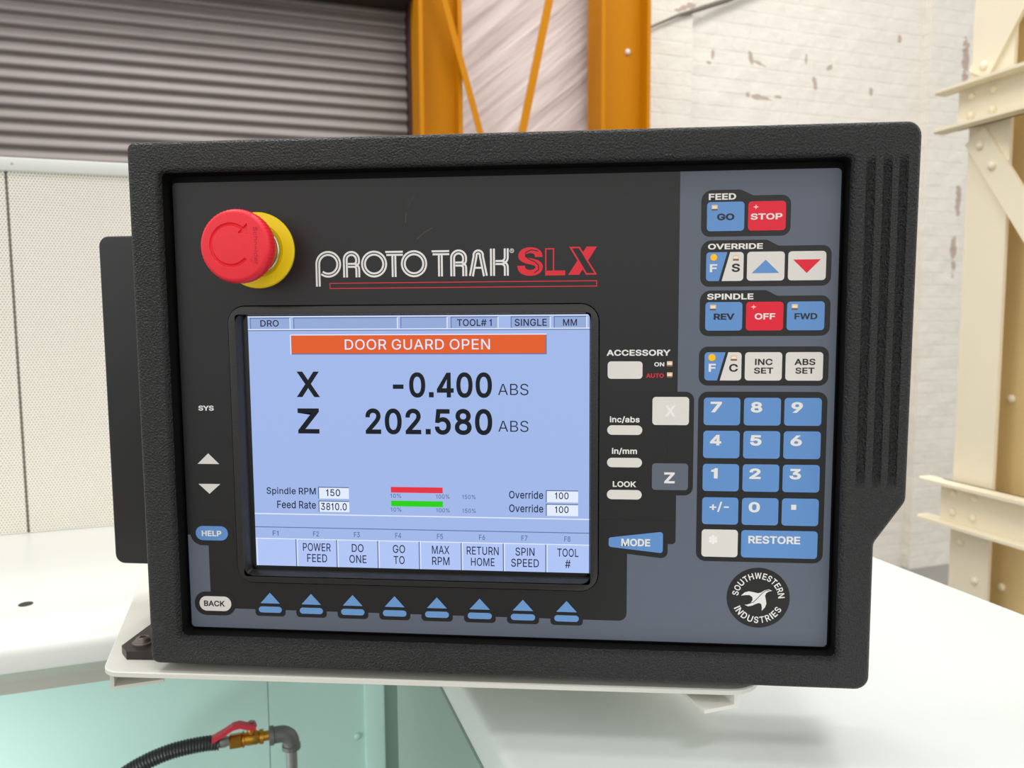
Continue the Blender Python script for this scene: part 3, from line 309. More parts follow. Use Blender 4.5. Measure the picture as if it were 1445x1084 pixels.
def fit_box(s, x0, y0, x1, y1, wt, gap):
    q = [b for sp_ in text_splines(s, gap) for b in sp_]
    a0 = min(b.x for b in q) - wt; a1 = max(b.x for b in q) + wt; b0 = min(b.y for b in q) - wt; b1 = max(b.y for b in q) + wt
    return lambda x, y: (x0 + (x - a0) / (a1 - a0) * (x1 - x0), y0 + (y - b0) / (b1 - b0) * (y1 - y0))

class MB:
    """bmesh builder in metres"""
    def __init__(self): self.bm = bmesh.new()
    def box(self, x0, x1, y0, y1, z0, z1, bev=0.0):
        r = bmesh.ops.create_cube(self.bm, size=1.0)['verts']
        for v in r: v.co = ((x0 + x1) / 2 + v.co.x * (x1 - x0), (y0 + y1) / 2 + v.co.y * (y1 - y0), (z0 + z1) / 2 + v.co.z * (z1 - z0))
        if bev: bmesh.ops.bevel(self.bm, geom=list({e for v in r for e in v.link_edges}), offset=bev, segments=2, affect='EDGES', profile=0.5)
        return self
    def loft(self, loops, caps=True):
        vs = [[self.bm.verts.new(p) for p in lp] for lp in loops]; n = len(loops[0])
        for a, b in zip(vs, vs[1:]):
            for i in range(n): self.bm.faces.new((a[i], a[(i + 1) % n], b[(i + 1) % n], b[i]))
        if caps: self.bm.faces.new(vs[0][::-1]); self.bm.faces.new(vs[-1])
        return self
    def sheet(self, rows):
        vs = [[self.bm.verts.new(p) for p in r] for r in rows]
        for a, b in zip(vs, vs[1:]):
            for i in range(len(a) - 1): self.bm.faces.new((a[i], a[i + 1], b[i + 1], b[i]))
        return self
    def tube(self, pts, rad, n=16, caps=True):
        pts = [Vector(p) for p in pts]; rads = rad if isinstance(rad, (list, tuple)) else [rad] * len(pts); loops = []; up = None
        for i, p in enumerate(pts):
            t = (pts[min(i + 1, len(pts) - 1)] - pts[max(i - 1, 0)]).normalized()
            if up is None: up = t.orthogonal().normalized()
            up = (up - t * up.dot(t)).normalized(); sd = t.cross(up)
            loops.append([p + (up * math.cos(2 * math.pi * k / n) + sd * math.sin(2 * math.pi * k / n)) * rads[i] for k in range(n)])
        return self.loft(loops, caps)
    def lathe(self, prof, origin, axis, n=32, caps=True):
        ax = Vector(axis).normalized(); u = ax.orthogonal().normalized(); v = ax.cross(u); o = Vector(origin)
        return self.loft([[o + ax * d + (u * math.cos(2 * math.pi * k / n) + v * math.sin(2 * math.pi * k / n)) * r for k in range(n)] for r, d in prof], caps)
    def build(self, name, m, parent=None, smooth=False, angle=None, loc=None, rz=0.0):
        bmesh.ops.recalc_face_normals(self.bm, faces=self.bm.faces)
        me = bpy.data.meshes.new(name); self.bm.to_mesh(me); self.bm.free()
        for k in (m if isinstance(m, (list, tuple)) else [m]): me.materials.append(k)
        o = link(name, me, parent, smooth or angle is not None)
        if angle is not None: me.set_sharp_from_angle(angle=math.radians(angle))
        if loc is not None: o.location = loc; o.rotation_euler = (0, 0, rz)
        return o
# ================================================================== machine control console
con = tag(empty('control_console', (0, 0, BASE_Z)), 'black machine control console with lit blue screen, keypad and red stop button', 'control panel')
def mm(u, v, d): return (u / 1000, -d / 1000, v / 1000)

# housing: a moulded frame, filleted outside and inside, with three grip grooves
OUT = [(-23.4, -21.3, 5), (416.8, -21.8, 8), (416.6, 66, 7), (433.4, 91, 9), (434.2, 302.6, 8), (-23.0, 302.7, 5)]
def inset(c, d):
    p = offset_line([q[:2] for q in c], d, True)
    out = []
    for i, q in enumerate(p):
        a = Vector(c[i - 1][:2]); b = Vector(c[i][:2]); e = Vector(c[(i + 1) % len(c)][:2])
        convex = (b - a).cross(e - b) > 0
        out.append((q[0], q[1], max(0.6, c[i][2] - d) if convex else c[i][2] + d))
    return out
F_R = 3.2
oloops = [(0, -62), (0, 10 - F_R)] + [(F_R * (1 - math.cos(a)), 10 - F_R + F_R * math.sin(a)) for a in [math.radians(22.5 * k) for k in (1, 2, 3, 4)]]
def rr(x0, y0, x1, y1, r): return [(x0, y0, r), (x1, y0, r), (x1, y1, r), (x0, y1, r)]
hb = MB()
hb.loft([[mm(x, y, d) for x, y in rpoly(inset(OUT, i), 6)] for i, d in oloops], caps=False)
back = [hb.bm.verts.new(mm(x, y, -62)) for x, y in rpoly(OUT, 6)]; hb.bm.faces.new(back)
OPEN = (-2.6, -2.6, 397.4, 284.2)
iloops = [(2.6, 10), (1.6, 9.75), (0.7, 9.1), (0.1, 8.0), (0.0, 7.0)]
hb.loft([[mm(x, y, d) for x, y in rpoly(rr(OPEN[0] - i, OPEN[1] - i, OPEN[2] + i, OPEN[3] + i, 3.0 + i), 6)] for i, d in iloops], caps=False)
GR = (403.0, 97.0, 429.2, 286.0)
ann = fill_mesh([rpoly(inset(OUT, F_R), 6), rpoly(rr(OPEN[0] - 2.6, OPEN[1] - 2.6, OPEN[2] + 2.6, OPEN[3] + 2.6, 5.6), 6), rrect(*GR)])
n0 = len(hb.bm.verts); hb.bm.from_mesh(ann); hb.bm.verts.ensure_lookup_table()
for v in hb.bm.verts[n0:]: v.co = mm(v.co.x, v.co.y, 10)
def groove(u, v):
    g = 0
    for c in (407.4, 416.2, 424.7):
        a = max(0, 1 - ((u - c) / 2.4) ** 2); e = min(1, max(0, (283.5 - v) / 4.0)) * min(1, max(0, (v - 99) / 6.0))
        g = max(g, 1.9 * (a ** 0.6) * e)
    return g
us = [GR[0] + (GR[2] - GR[0]) * i / 90 for i in range(91)]
vs_ = [GR[1] + (GR[3] - GR[1]) * i / 120 for i in range(121)]
hb.sheet([[mm(u, v, 10 - groove(u, v)) for u in us] for v in vs_])
bmesh.ops.remove_doubles(hb.bm, verts=hb.bm.verts, dist=1e-6)
hb.build('housing', textured_black, con, angle=40)
lin_ = MB(); lin_.loft([[mm(x, y, d) for x, y in rpoly(rr(OPEN[0] - i, OPEN[1] - i, OPEN[2] + i, OPEN[3] + i, max(0.8, 3.0 + i)), 6)] for i, d in ((0, 7.02), (-0.1, -4), (-5, -4))], caps=False); lin_.build('recess_wall', recess_black, con)  # inner walls of the opening, blacker than the housing
# slim rear box seen past the left side
rb = MB(); RB = [(-90.5, 18.8, 7), (300, 18.8, 7), (300, 255.2, 7), (-90.5, 255.2, 7)]
rb.loft([[mm(x, y, d) for x, y in rpoly(inset(RB, i), 5)] for i, d in ((0, -140), (0, -63.2), (0.4, -62.4), (1.2, -62.05))])
rb.build('rear_box', box_black, con, angle=40)

# faceplate film with its printed fields
fp = Flat()
BZ = (31.8, 30.0, 259.7, 205.0)
fp.loops([rrect(0, 0, 394.9, 279.6, 2.5), rrect(*BZ, 11)], film_black, -1.0, 1.0)
face = fp.build('faceplate', con)
gf = Flat()
gf.loops([rpoly([(0, 0, 2.5), (394.9, 0, 2.5), (394.9, 279.6, 2.5), (305.4, 279.6), (305.4, 60.7, 4.5), (295, 60.7), (295, 54), (276.7, 54), (276.7, 12.2, 4.8), (13.4, 12.7), (13.4, 60.3), (0, 60.3)])], film_grey, 0, 0.08)
gf.build('slate_print_field', face, 'slate grey printed area around the keypad')
for nm, lp in (('axis_key_surround', rpoly([(300, 152.6), (315.1, 152.6, 5), (315.1, 90.5, 5), (300, 90.5)])),
               ('mode_key_surround', rpoly([(262, 75), (305.4, 75), (305.4, 60.7, 4.5), (300.8, 60.7), (300.8, 51.5, 4), (262, 55.8)])),
               ('back_key_surround', rrect(2.6, 7.9, 29.9, 23.4, 7.6)), ('help_key_surround', rrect(1.6, 53.6, 30, 70, 8)),
               ('feed_key_surround', rpoly([(317.5, 242.4, 5), (367.6, 242.4, 5), (367.6, 265.4, 5), (346.5, 265.4, 3), (339.6, 268.8, 3), (317.5, 268.8, 6)])),
               ('override_key_surround', rpoly([(317.5, 213.8, 5), (390.8, 213.8, 5), (390.8, 236.8, 5), (361.4, 236.8, 3), (354.6, 240.3, 3), (317.5, 240.3, 6)])),
               ('spindle_key_surround', rpoly([(317.5, 185.2, 5), (391, 185.2, 5), (391, 208.3, 5), (361.2, 208.3, 3), (354.9, 211.6, 3), (317.5, 211.6, 6)])),
               ('set_key_surround', rrect(317.5, 156.3, 391, 179.1, 5)), ('keypad_surround', rrect(317.5, 50.8, 391, 152.7, 5.5))):
    Flat().loops([lp], film_black, 0.08, 0.06).build(nm, face)
for k in range(8):
    c = 52.6 + k * 26.81
    Flat().rect(c - 9.9, 8.4, c + 9.9, 16, film_black, 0.08, 0.06, 2.4).build('soft_key_surround', face)

# printed words on the film
def legend(items, name='printed_legend', parent=None, d=0.14):
    f = Flat()
    for s, box, m, wt, gap in items: f.text(s, *box, m, wt * 1.22, d, 0.05, gap)
    return f.build(name, parent or face)
legend([('FEED', (321.6, 263.2, 336.9, 266.8), ink_white, 22, 5)])
legend([('OVERRIDE', (321.6, 235.1, 352.5, 238.4), ink_white, 22, 8)])
legend([('SPINDLE', (321.6, 206.3, 347.8, 209.8), ink_white, 22, 8)])
legend([('ACCESSORY', (263.9, 173.8, 300.9, 177.4), ink_white, 21, 14)])
legend([('ON', (291.7, 167.5, 297.5, 170.0), ink_white, 20, 10)])
legend([('AUTO', (287.1, 160.8, 297.3, 163.4), ink_red, 18, 10)])
legend([('inc/abs', (265.9, 133.7, 283.5, 137.8), ink_white, 19, 14)])
legend([('in/mm', (267.2, 114.7, 282.1, 118.8), ink_white, 19, 14)])
legend([('LOOK', (267.9, 95.1, 281.6, 98.6), ink_white, 19, 8)])
legend([('SYS', (10.6, 139.8, 20.6, 143.0), ink_white, 24, 4)])

# keys: a raised pad each, with its lettering and lamp window
def lamp_window(key, x0, y0, x1, y1, lit=False, spark=False):
    f = Flat(); h = y1 - y0
    if spark:
        cx, cy = (x0 + x1) / 2, (y0 + y1) / 2
        f.loops([[(cx - 1.7, cy), (cx - .4, cy - .4), (cx, cy - 1.4), (cx + .4, cy - .4), (cx + 1.7, cy), (cx + .4, cy + .4), (cx, cy + 1.4), (cx - .4, cy + .4)]], led_on_red, 0.4, 0.05)
    elif lit:
        f.rect(x0, y0, x1, y0 + h * .3, led_on_dark, 0.4, 0.05); f.loops([arc((x0 + x1) / 2, (y0 + y1) / 2 + .15, (x1 - x0) * .52, 0, 360, 20)[:-1]], led_on, 0.45, 0.05)
    else:
        f.rect(x0, y0, x1, y0 + h * .28, led_brown, 0.4, 0.04); f.rect(x0, y0 + h * .28, x1, y1, led_beige, 0.4, 0.04)
        f.rect(x0 + .5, y0 + h * .45, x1 - .6, y0 + h * .72, led_white, 0.44, 0.03)
    return f.build('lamp_window', key)
def key(loops, m, words=(), lamps=(), d=0.14, label=None):
    f = Flat(); f.loops(loops, m, d, 0.24); k = f.build('key', con, label)
    for s, box, mm_, wt, gap in words: Flat().text(s, *box, mm_, wt * 1.22 + (5 if wt < 16 else 0), d + 0.25, 0.05, gap).build('key_lettering', k)
    for l in lamps: lamp_window(k, *l)
    return k
def kr(x0, y0, w=21.0, h=16.5, r=2.0): return [rrect(x0, y0, x0 + w, y0 + h, r)]
KX = (320.7, 343.8, 366.8)
key(kr(KX[0], 245.5), key_blue, [('GO', (326.4, 251.6, 336.1, 255.4), ink_black, 26, 4)], [(323.3, 257.2, 326.6, 260.3)], label='blue go key with a small lamp window')
key(kr(KX[1], 245.5), key_red, [('STOP', (345.2, 251.6, 362.9, 255.1), ink_white, 20, 6)], [(346.6, 257.3, 349.6, 260.3, False, True)], label='red stop key')
def split_key(y, words, lamps):
    x0 = KX[0]; f = Flat()
    f.loops([rpoly([(x0, y, 2), (328.0, y), (332.6, y + 16.5), (x0, y + 16.5, 2)])], key_blue, 0.14, 0.24)
    f.loops([rpoly([(329.6, y), (x0 + 21.1, y, 2), (x0 + 21.1, y + 16.5, 2), (334.2, y + 16.5)])], key_white, 0.14, 0.24)
    k = f.build('key', con, 'key split into a blue and a white half')
    for s, box, mm_, wt in words: Flat().text(s, *box, mm_, wt * 1.22, 0.39, 0.05).build('key_lettering', k)
    for l in lamps: lamp_window(k, *l)
split_key(217.0, [('F', (322.8, 222.1, 327.0, 226.7), ink_white, 22), ('S', (335.2, 222.1, 339.8, 226.9), ink_black, 20)], [(323.1, 228.8, 326.8, 232.1, True), (335.8, 228.6, 339.1, 231.8)])
for x, tri, m in ((KX[1], [(346.5, 221.3), (361.9, 221.3), (354.2, 228.9)], key_blue), (KX[2], [(369.5, 228.8), (377.2, 221.1), (384.8, 228.8)], key_red)):
    k = key(kr(x, 217.0), key_white, label='white key with a %s triangle' % ('blue up' if m is key_blue else 'red down'))
    Flat().loops([tri], m, 0.39, 0.05).build('arrow_print', k)
key(kr(KX[0], 188.4), key_blue, [('REV', (325.5, 194.7, 337.2, 198.3), ink_black, 26, 6)], [(323.3, 200.2, 326.7, 203.4)])
key(kr(KX[1], 188.4), key_red, [('OFF', (348.7, 194.7, 360.3, 198.3), ink_white, 20, 4)], [(346.5, 200.5, 349.5, 203.5, False, True)], label='red off key')
key(kr(KX[2], 188.4), key_blue, [('FWD', (371.1, 194.7, 383.8, 198.2), ink_black, 20, 6)], [(369.4, 200.2, 372.8, 203.4)])
split_key(159.3, [('F', (323.1, 164.4, 327.2, 169.1), ink_white, 22), ('C', (334.8, 164.4, 339.8, 169.0), ink_black, 20)], [(322.9, 171.0, 326.9, 174.3, True), (335.6, 170.9, 339.2, 174.1)])
key(kr(KX[1], 159.3), key_white, [('INC', (349.5, 168.3, 359.4, 172), ink_black, 14, 10), ('SET', (349, 163.3, 359.9, 166.9), ink_black, 14, 10)])
key(kr(KX[2], 159.3), key_white, [('ABS', (371.8, 168.3, 383.5, 172), ink_black, 14, 10), ('SET', (372.4, 163.3, 383.1, 166.9), ink_black, 14, 10)])
RY = (132.9, 113.3, 93.5, 73.4, 53.6)
for r, row in enumerate((('7', '8', '9'), ('4', '5', '6'), ('1', '2', '3'), ('+/-', '0', '.'))):
    for c, s in enumerate(row):
        x = KX[c] + 3.9; y = RY[r] + 7.6
        box = (x, y, x + 6.5, y + 6.3)
        if s == '1': box = (x + 1.0, y, x + 4.8, y + 6.2)
        if s == '+/-': box = (x + .4, y, x + 11.6, y + 6.1)
        if s == '.': box = (x + 1.4, y + 2.0, x + 4.3, y + 5.0)
        key(kr(KX[c], RY[r], 21.0, 16.3), key_blue, [(s, box, ink_white, 26 if s != '+/-' else 16, 6)])
key(kr(KX[0], RY[4], 21.1, 16.6), key_white, [('*', (324.8, 61.3, 330.0, 66.8), ink_faint, 26, 0)], label='white key with a faint star')
key(kr(KX[1], RY[4], 43.9, 16.6), key_blue, [('RESTORE', (347.9, 62.2, 377.8, 66.9), ink_white, 21, 6)], label='wide blue restore key')
key(kr(264.5, 160.2, 20.4, 10.3), key_white, d=0.02)
for l in ((299.0, 167.3, 302.2, 170.6), (299.1, 160.8, 302.3, 164.0)): lamp_window(con, *l)
for y in (126.7, 107.1, 87.6): key([rrect(264.4, y, 285.1, y + 5.7, 2.85)], key_white, d=0.02)
key(kr(290.9, 132.8, 21.3, 16.7), key_white, [('X', (298.4, 137.8, 304.2, 144.5), ink_faint, 24, 0)], label='white key with a faint cross letter')
key(kr(291.0, 93.7, 21.2, 16.1), film_grey, [('Z', (298.2, 97.8, 304.4, 104.4), ink_white, 24, 0)], label='slate grey key')
key([rpoly([(265.6, 58.4, 1.6), (297.9, 55.0, 1.6), (297.9, 68.2, 1.6), (265.6, 64.0, 1.6)])], key_blue, [('MODE', (273.2, 59.0, 290.4, 63.6), ink_white, 22, 8)], d=0.15, label='blue wedge shaped key')
k = key([[(8.6, 106.1), (22.7, 106.1), (15.7, 112.8)]], key_white, d=0.02, label='white up triangle key')
k = key([[(8.6, 93.3), (15.6, 87.0), (22.8, 93.3)]], key_white, d=0.02, label='white down triangle key')
key([rrect(5.4, 57.0, 26.6, 66.2, 4.6)], key_blue, [('HELP', (9.4, 59.7, 22.3, 63.3), ink_white, 20, 8)], d=0.15)
key([rrect(5.9, 10.9, 26.9, 20.4, 4.7)], key_white, [('BACK', (8.9, 13.9, 22.6, 17.6), ink_black, 14, 8)], d=0.15)
for kk in range(8):
    c = 52.6 + kk * 26.81
    f = Flat(); f.loops([[(c - 6.3, 16.8), (c + 6.3, 16.8), (c, 23.7)]], key_pale_blue, 0.02, 0.24); f.rect(c - 7.5, 10.8, c + 7.5, 14.7, key_pale_blue, 0.15, 0.24, 1.95)
    f.build('soft_key', con)

# maker's title: double-line lettering, red letters and a red outlined bar
tl = Flat(); LIFT = [0.02]
def dbl(pts, wl=1.15, gap=0.62, m=ink_white):
    for sgn in (-1, 1): LIFT[0] += 0.004; tl.loops([ribbon(offset_line(pts, sgn * (gap + wl) / 2), wl)], m, LIFT[0], 0.06)
def ring(cx, cy, r):
    for q in (r - 0.89, r + 0.89): tl.loops([circle(cx, cy, q + .575, 56), circle(cx, cy, q - .575, 56)], ink_white, 0.02, 0.06)
B, T_ = 221.4, 237.2
ring(124.7, 229.2, 6.5); ring(149.1, 229.1, 6.5)
dbl([(89.9, 216.1), (89.9, 229.4)] + arc(96.4, 229.4, 6.5, 180, -128, 40)[1:])
def let_R(x, w):
    dbl([(x, B), (x, T_ - 1.5 - w / 2)] + arc(x + w / 2, T_ - 1.5 - w / 2, w / 2, 180, 0, 16)[1:] + arc(x + w - 2.4, 231.0, 2.4, 0, -80, 8))
    dbl([(x + 1.6, 228.6), (x + w - 2.6, 228.6)] + arc(x + w - 2.4, 226.2, 2.4, 88, 0, 8) + [(x + w, B)])
let_R(107.0, 7.6); let_R(172.5, 7.2)
for x0, x1, xs in ((131.7, 142.4, 136.9), (159.9, 170.5, 165.1)):
    for y in (236.3, 234.5): tl.rect(x0 if y > 236 else x0 + .6, y - .58, x1, y + .58, ink_white, 0.015, 0.06)
    dbl([(xs, B), (xs, 233.9)])
dbl([(183.7, B), (186.0, 233.0)] + arc(187.9, 233.6, 1.95, 168, 12, 10) + [(189.8, 233.0), (192.1, B)]); tl.rect(186, 225.7, 190, 226.8, ink_white, 0.015, 0.06)
dbl([(196.4, B), (196.4, 237.4)])
dbl([(204.6, 237.4), (204.6, 233.0)] + arc(201.6, 232.2, 3.0, 0, -80, 8) + [(198.2, 229.2)])
dbl([(198.2, 229.2), (201.4, 229.2)] + arc(201.6, 226.2, 3.0, 88, 0, 8) + [(204.6, B)])
tl.loops([circle(207.9, 236.0, 1.3, 24), circle(207.9, 236.0, 1.0, 24)], ink_white, 0.02, 0.06); tl.text('R', 207.4, 235.4, 208.5, 236.7, ink_white, 10, 0.02, 0.06)
tl.build('title_lettering', face, 'white double line title lettering')
tl = Flat()
tl.text('S', 211.3, 221.2, 226.2, 237.9, ink_red, 32, 0.02, 0.06)
tl.ribbon([(223.6, 235.6), (219.5, 236.4), (216.2, 235.0), (216.0, 232.6), (218.4, 230.8), (221.6, 229.4), (223.8, 227.2), (223.6, 224.6), (221.2, 223.0)], 0.55, film_black, 0.1, 0.04)
tl.frame(227.6, 221.3, 232.9, 237.2, 0.75, ink_red, 0.02, 0.06); tl.loops([[(227.6, 221.3), (239.4, 221.3), (239.4, 224.1), (227.6, 224.1)]], ink_red, 0.09, 0.06)
tl.loops([[(241.1, 221.5), (247.6, 221.5), (257.9, 237.8), (251.9, 237.8)]], ink_red, 0.02, 0.06)
Xa = [(241.7, 237.8), (247.9, 237.8), (258.0, 221.5), (251.6, 221.5)]
tl.loops([Xa], ink_red, 0.09, 0.05); tl.loops([[(243.4, 236.9), (247.4, 236.9), (256.4, 222.4), (252.1, 222.4)]], film_black, 0.15, 0.04)
tl.frame(96.9, 214.6, 258.1, 218.2, 0.5, ink_red, 0.02, 0.06)
tl.build('model_lettering', face, 'red letters and red outlined bar')

# round badge
bd = Flat(); BX, BY = 354.4, 29.0
bd.loops([circle(BX, BY, 18.4, 72)], film_black, 0.09, 0.06); badge = bd.build('maker_badge', face, 'round black badge with white lettering')
def arc_text(f, s, rb, rt, a0, a1, top):
    adv = [GLYPHS[c][0] for c in s]; cum = [0]
    for i in range(1, len(s)): cum.append(cum[-1] + (adv[i - 1] + adv[i]) / 2)
    for c, q in zip(s, cum):
        a = math.radians(a0 + (a1 - a0) * q / cum[-1]); wd = (rt - rb) * (GLYPHS[c][0] - 70) / 509 * 0.88
        fb = fit_box(c, -wd / 2, 0, wd / 2, rt - rb, 16, 0)
        if top: xf = lambda x, y, a=a, fb=fb: (lambda p: (BX + math.cos(a) * (rb + p[1]) + math.sin(a) * p[0], BY + math.sin(a) * (rb + p[1]) - math.cos(a) * p[0]))(fb(x, y))
        else: xf = lambda x, y, a=a, fb=fb: (lambda p: (BX + math.cos(a) * (rt - p[1]) - math.sin(a) * p[0], BY + math.sin(a) * (rt - p[1]) + math.cos(a) * p[0]))(fb(x, y))
        f.add_mesh(text_mesh(c, 16, 0), ink_white, 0.16, 0.05, xf)
lt = Flat(); arc_text(lt, 'SOUTHWESTERN', 11.6, 15.4, 169, 7, True); arc_text(lt, 'INDUSTRIES', 11.6, 15.6, 207, 329, False); lt.build('badge_lettering', badge)
em = Flat()
em.loops([[(344.46, 30.12), (346.44, 32.1), (348.94, 32.86), (351.89, 32.32), (354.42, 31.82), (356.08, 32.31), (358.14, 33.69), (360.63, 34.33), (362.53, 33.5), (360.66, 33.09), (359.02, 31.95), (358.43, 30.38), (358.89, 28.19), (359.29, 25.54), (358.59, 23.31), (356.67, 21.03), (356.7, 23.25), (356.32, 25.24), (354.97, 25.86), (353.3, 25.28), (351.23, 24.2), (348.72, 23.59), (346.6, 24.51), (348.28, 24.69), (349.94, 25.49), (351.24, 27.52), (351.04, 29.29), (349.41, 30.57), (347.31, 30.51)]], ink_white, 0.16, 0.05)
em.ribbon([(347.85, 24.86), (351.61, 26.21), (354.07, 28.71), (356.51, 31.66), (358.57, 33.39), (360.85, 33.76)], 0.35, film_black, 0.22, 0.04)
em.build('badge_emblem', badge)
# chipped spot and scuffs in the film above the title
scm = Flat(); scm.loops([[(144.6, 260.2), (145.4, 263.2), (146.0, 267.0), (146.8, 268.9), (147.4, 266.0), (148.4, 268.6), (151.9, 271.2), (149.6, 266.4), (146.6, 262.6)]], glass_black, 0.01, 0.03)
scm.ribbon([(144.8, 259), (144.5, 253.5)], 0.25, led_brown, 0.01, 0.02); scm.ribbon([(151.2, 243.7), (155.6, 247.5), (160.4, 250)], 0.2, led_brown, 0.01, 0.02)
scm.build('film_scratch', face, 'black chip and thin scuffs in the film')

# ------------------------------------------------------------------ screen
bb = MB()
bz = [(0, -4), (0, 0.5), (0.25, 1.1), (0.9, 1.4), (4.6, 1.4)]
def brect(i, d): return [mm(x, y, d) for x, y in rpoly(rr(BZ[0] + .5 + i, BZ[1] + .5 + i, BZ[2] - .5 - i, BZ[3] - .5 - i, max(1.2, 10.5 - i)), 7)]
def irect(x0, y0, x1, y1, d, r): return [mm(x, y, d) for x, y in rpoly(rr(x0, y0, x1, y1, r), 7)]
bb.loft([brect(i, d) for i, d in bz] + [irect(36.9, 34.6, 254.6, 199.4, 1.4, 2.0), irect(37.3, 35.0, 254.5, 199.2, 0.9, 1.6), irect(39.6, 37.4, 254.4, 199.0, -5.0, 0.8)], caps=False)
bb.build('screen_bezel', bezel_black, con, angle=35)
Flat().rect(38, 36, 257, 201, glass_black, -5.4, 0.6).build('screen_border', con)
sd = Flat(); sd.rect(42.6, 40.0, 253.9, 198.3, lcd_bg, -4.75, 0.35); scr = sd.build('display', con, 'lit pale blue screen showing the readout')
D0 = -4.38
def disp(name, fn):
    f = Flat(); fn(f); return f.build(name, scr)
def cell(x0, x1, s=None, box=None):
    def fn(f):
        f.rect(x0, 190.5, x1, 197.4, lcd_bar, D0, .03); f.rect(x0, 196.9, x1, 197.4, lcd_line, D0 + .04, .03); f.rect(x0, 190.5, x0 + .5, 197.4, lcd_line, D0 + .04, .03); f.rect(x1 - .6, 190.5, x1, 197.2, lcd_white, D0 + .05, .03)
        if s: f.text(s, *box, lcd_ink, 13, D0 + .08, .03, 14)
    disp('status_cell', fn)
disp('status_bar', lambda f: (f.rect(42.6, 189.2, 253.9, 189.7, lcd_line, D0, .03), f.rect(42.6, 189.8, 253.9, 190.4, lcd_white, D0, .03), f.rect(42.6, 197.7, 253.9, 198.3, lcd_white, D0, .03)))
cell(44, 70, 'DRO', (50.7, 191.9, 62.5, 196.0)); cell(71.8, 137.5); cell(139.1, 168.2)
cell(170.1, 199.2, 'TOOL# 1', (174.0, 191.6, 195.1, 195.9)); cell(206.6, 230.7, 'SINGLE', (209, 191.5, 228.3, 195.9)); cell(232.5, 252.4, 'MM', (238, 191.6, 246.3, 195.6))
disp('message_banner', lambda f: (f.rect(69.3, 174.6, 228.2, 187.0, lcd_white, D0, .03), f.rect(70.0, 174.6, 228.2, 186.4, lcd_line, D0 + .04, .03), f.rect(70.0, 175.2, 227.6, 186.4, lcd_orange, D0 + .08, .03), f.text('DOOR GUARD OPEN', 104.0, 177.5, 193.9, 183.9, lcd_white, 3, D0 + .12, .03, 22)))
for nm, vals in (('axis_letter', (('X', 73.1, 148.1, 86.8, 164.0, 21, 0), ('Z', 72.7, 125.2, 86.4, 141.0, 21, 0))), ('axis_value', (('-0.400', 133.6, 148.0, 194.9, 163.6, 21, 20), ('202.580', 115.9, 125.1, 194.9, 141.2, 21, 20))), ('unit_text', (('ABS', 198.6, 149.7, 217.1, 156.7, -4, 8), ('ABS', 198.6, 127.2, 217.0, 134.1, -4, 8)))):
    for s, x0, y0, x1, y1, wt, gp in vals: disp(nm, lambda f: f.text(s, x0, y0, x1, y1, lcd_dark, wt, D0, .03, gp))
def vbox(y0, y1, x0, x1, s, sb, lab, lb):
    disp('value_box', lambda f: (f.rect(x0, y0, x1, y1, lcd_box, D0, .03), f.rect(x0, y1 - .6, x1, y1, lcd_line, D0 + .04, .03), f.rect(x0, y0, x0 + .6, y1, lcd_line, D0 + .04, .03), f.text(s, *sb, lcd_ink, 11, D0 + .08, .03, 16), f.text(lab, *lb, lcd_ink, 11, D0, .03, 18)))
vbox(84.0, 91.5, 84.4, 104.2, '150', (89.6, 85.6, 98.6, 90.1), 'Spindle RPM', (50.9, 85.3, 82.9, 90.8))
vbox(75.5, 82.7, 84.4, 104.2, '3810.0', (86.0, 76.6, 102.6, 81.3), 'Feed Rate', (57.5, 77.3, 82.7, 82.2))
vbox(84.0, 91.5, 227.5, 247.2, '100', (233.1, 86.0, 241.4, 90.2), 'Override', (204.9, 85.9, 225.9, 90.8))
vbox(75.5, 83.0, 227.5, 247.2, '100', (233.1, 77.4, 241.4, 81.6), 'Override', (204.9, 77.4, 225.9, 82.3))
for y, m in ((88.5, lcd_red), (79.8, lcd_green)):
    disp('rate_bar', lambda f: (f.rect(131.0, y, 163.7, y + 3.6, m, D0, .03), f.text('10%', 130.7, y - 3.4, 137.4, y - .7, lcd_line, 8, D0, .03, 20), f.text('100%', 159.5, y - 3.4, 167.9, y - .7, lcd_line, 8, D0, .03, 20), f.text('150%', 175.9, y - 3.4, 184.2, y - .7, lcd_line, 8, D0, .03, 20)))
disp('prompt_bar', lambda f: (f.rect(42.6, 73.3, 253.9, 74.0, lcd_white, D0, .03), f.rect(42.6, 64.8, 253.9, 65.3, lcd_line, D0, .03)))
SK = [None, ('POWER', 'FEED'), ('DO', 'ONE'), ('GO', 'TO'), ('MAX', 'RPM'), ('RETURN', 'HOME'), ('SPIN', 'SPEED'), ('TOOL', '#')]
W1 = {'POWER': 18.1, 'FEED': 13, 'DO': 7.6, 'ONE': 11, 'GO': 7.8, 'TO': 7, 'MAX': 11, 'RPM': 11, 'RETURN': 20, 'HOME': 14.8, 'SPIN': 11.8, 'SPEED': 17.2, 'TOOL': 13, '#': 3.4}
edges = [42.6, 69.0, 95.4, 121.9, 148.3, 174.8, 201.1, 227.4, 253.9]
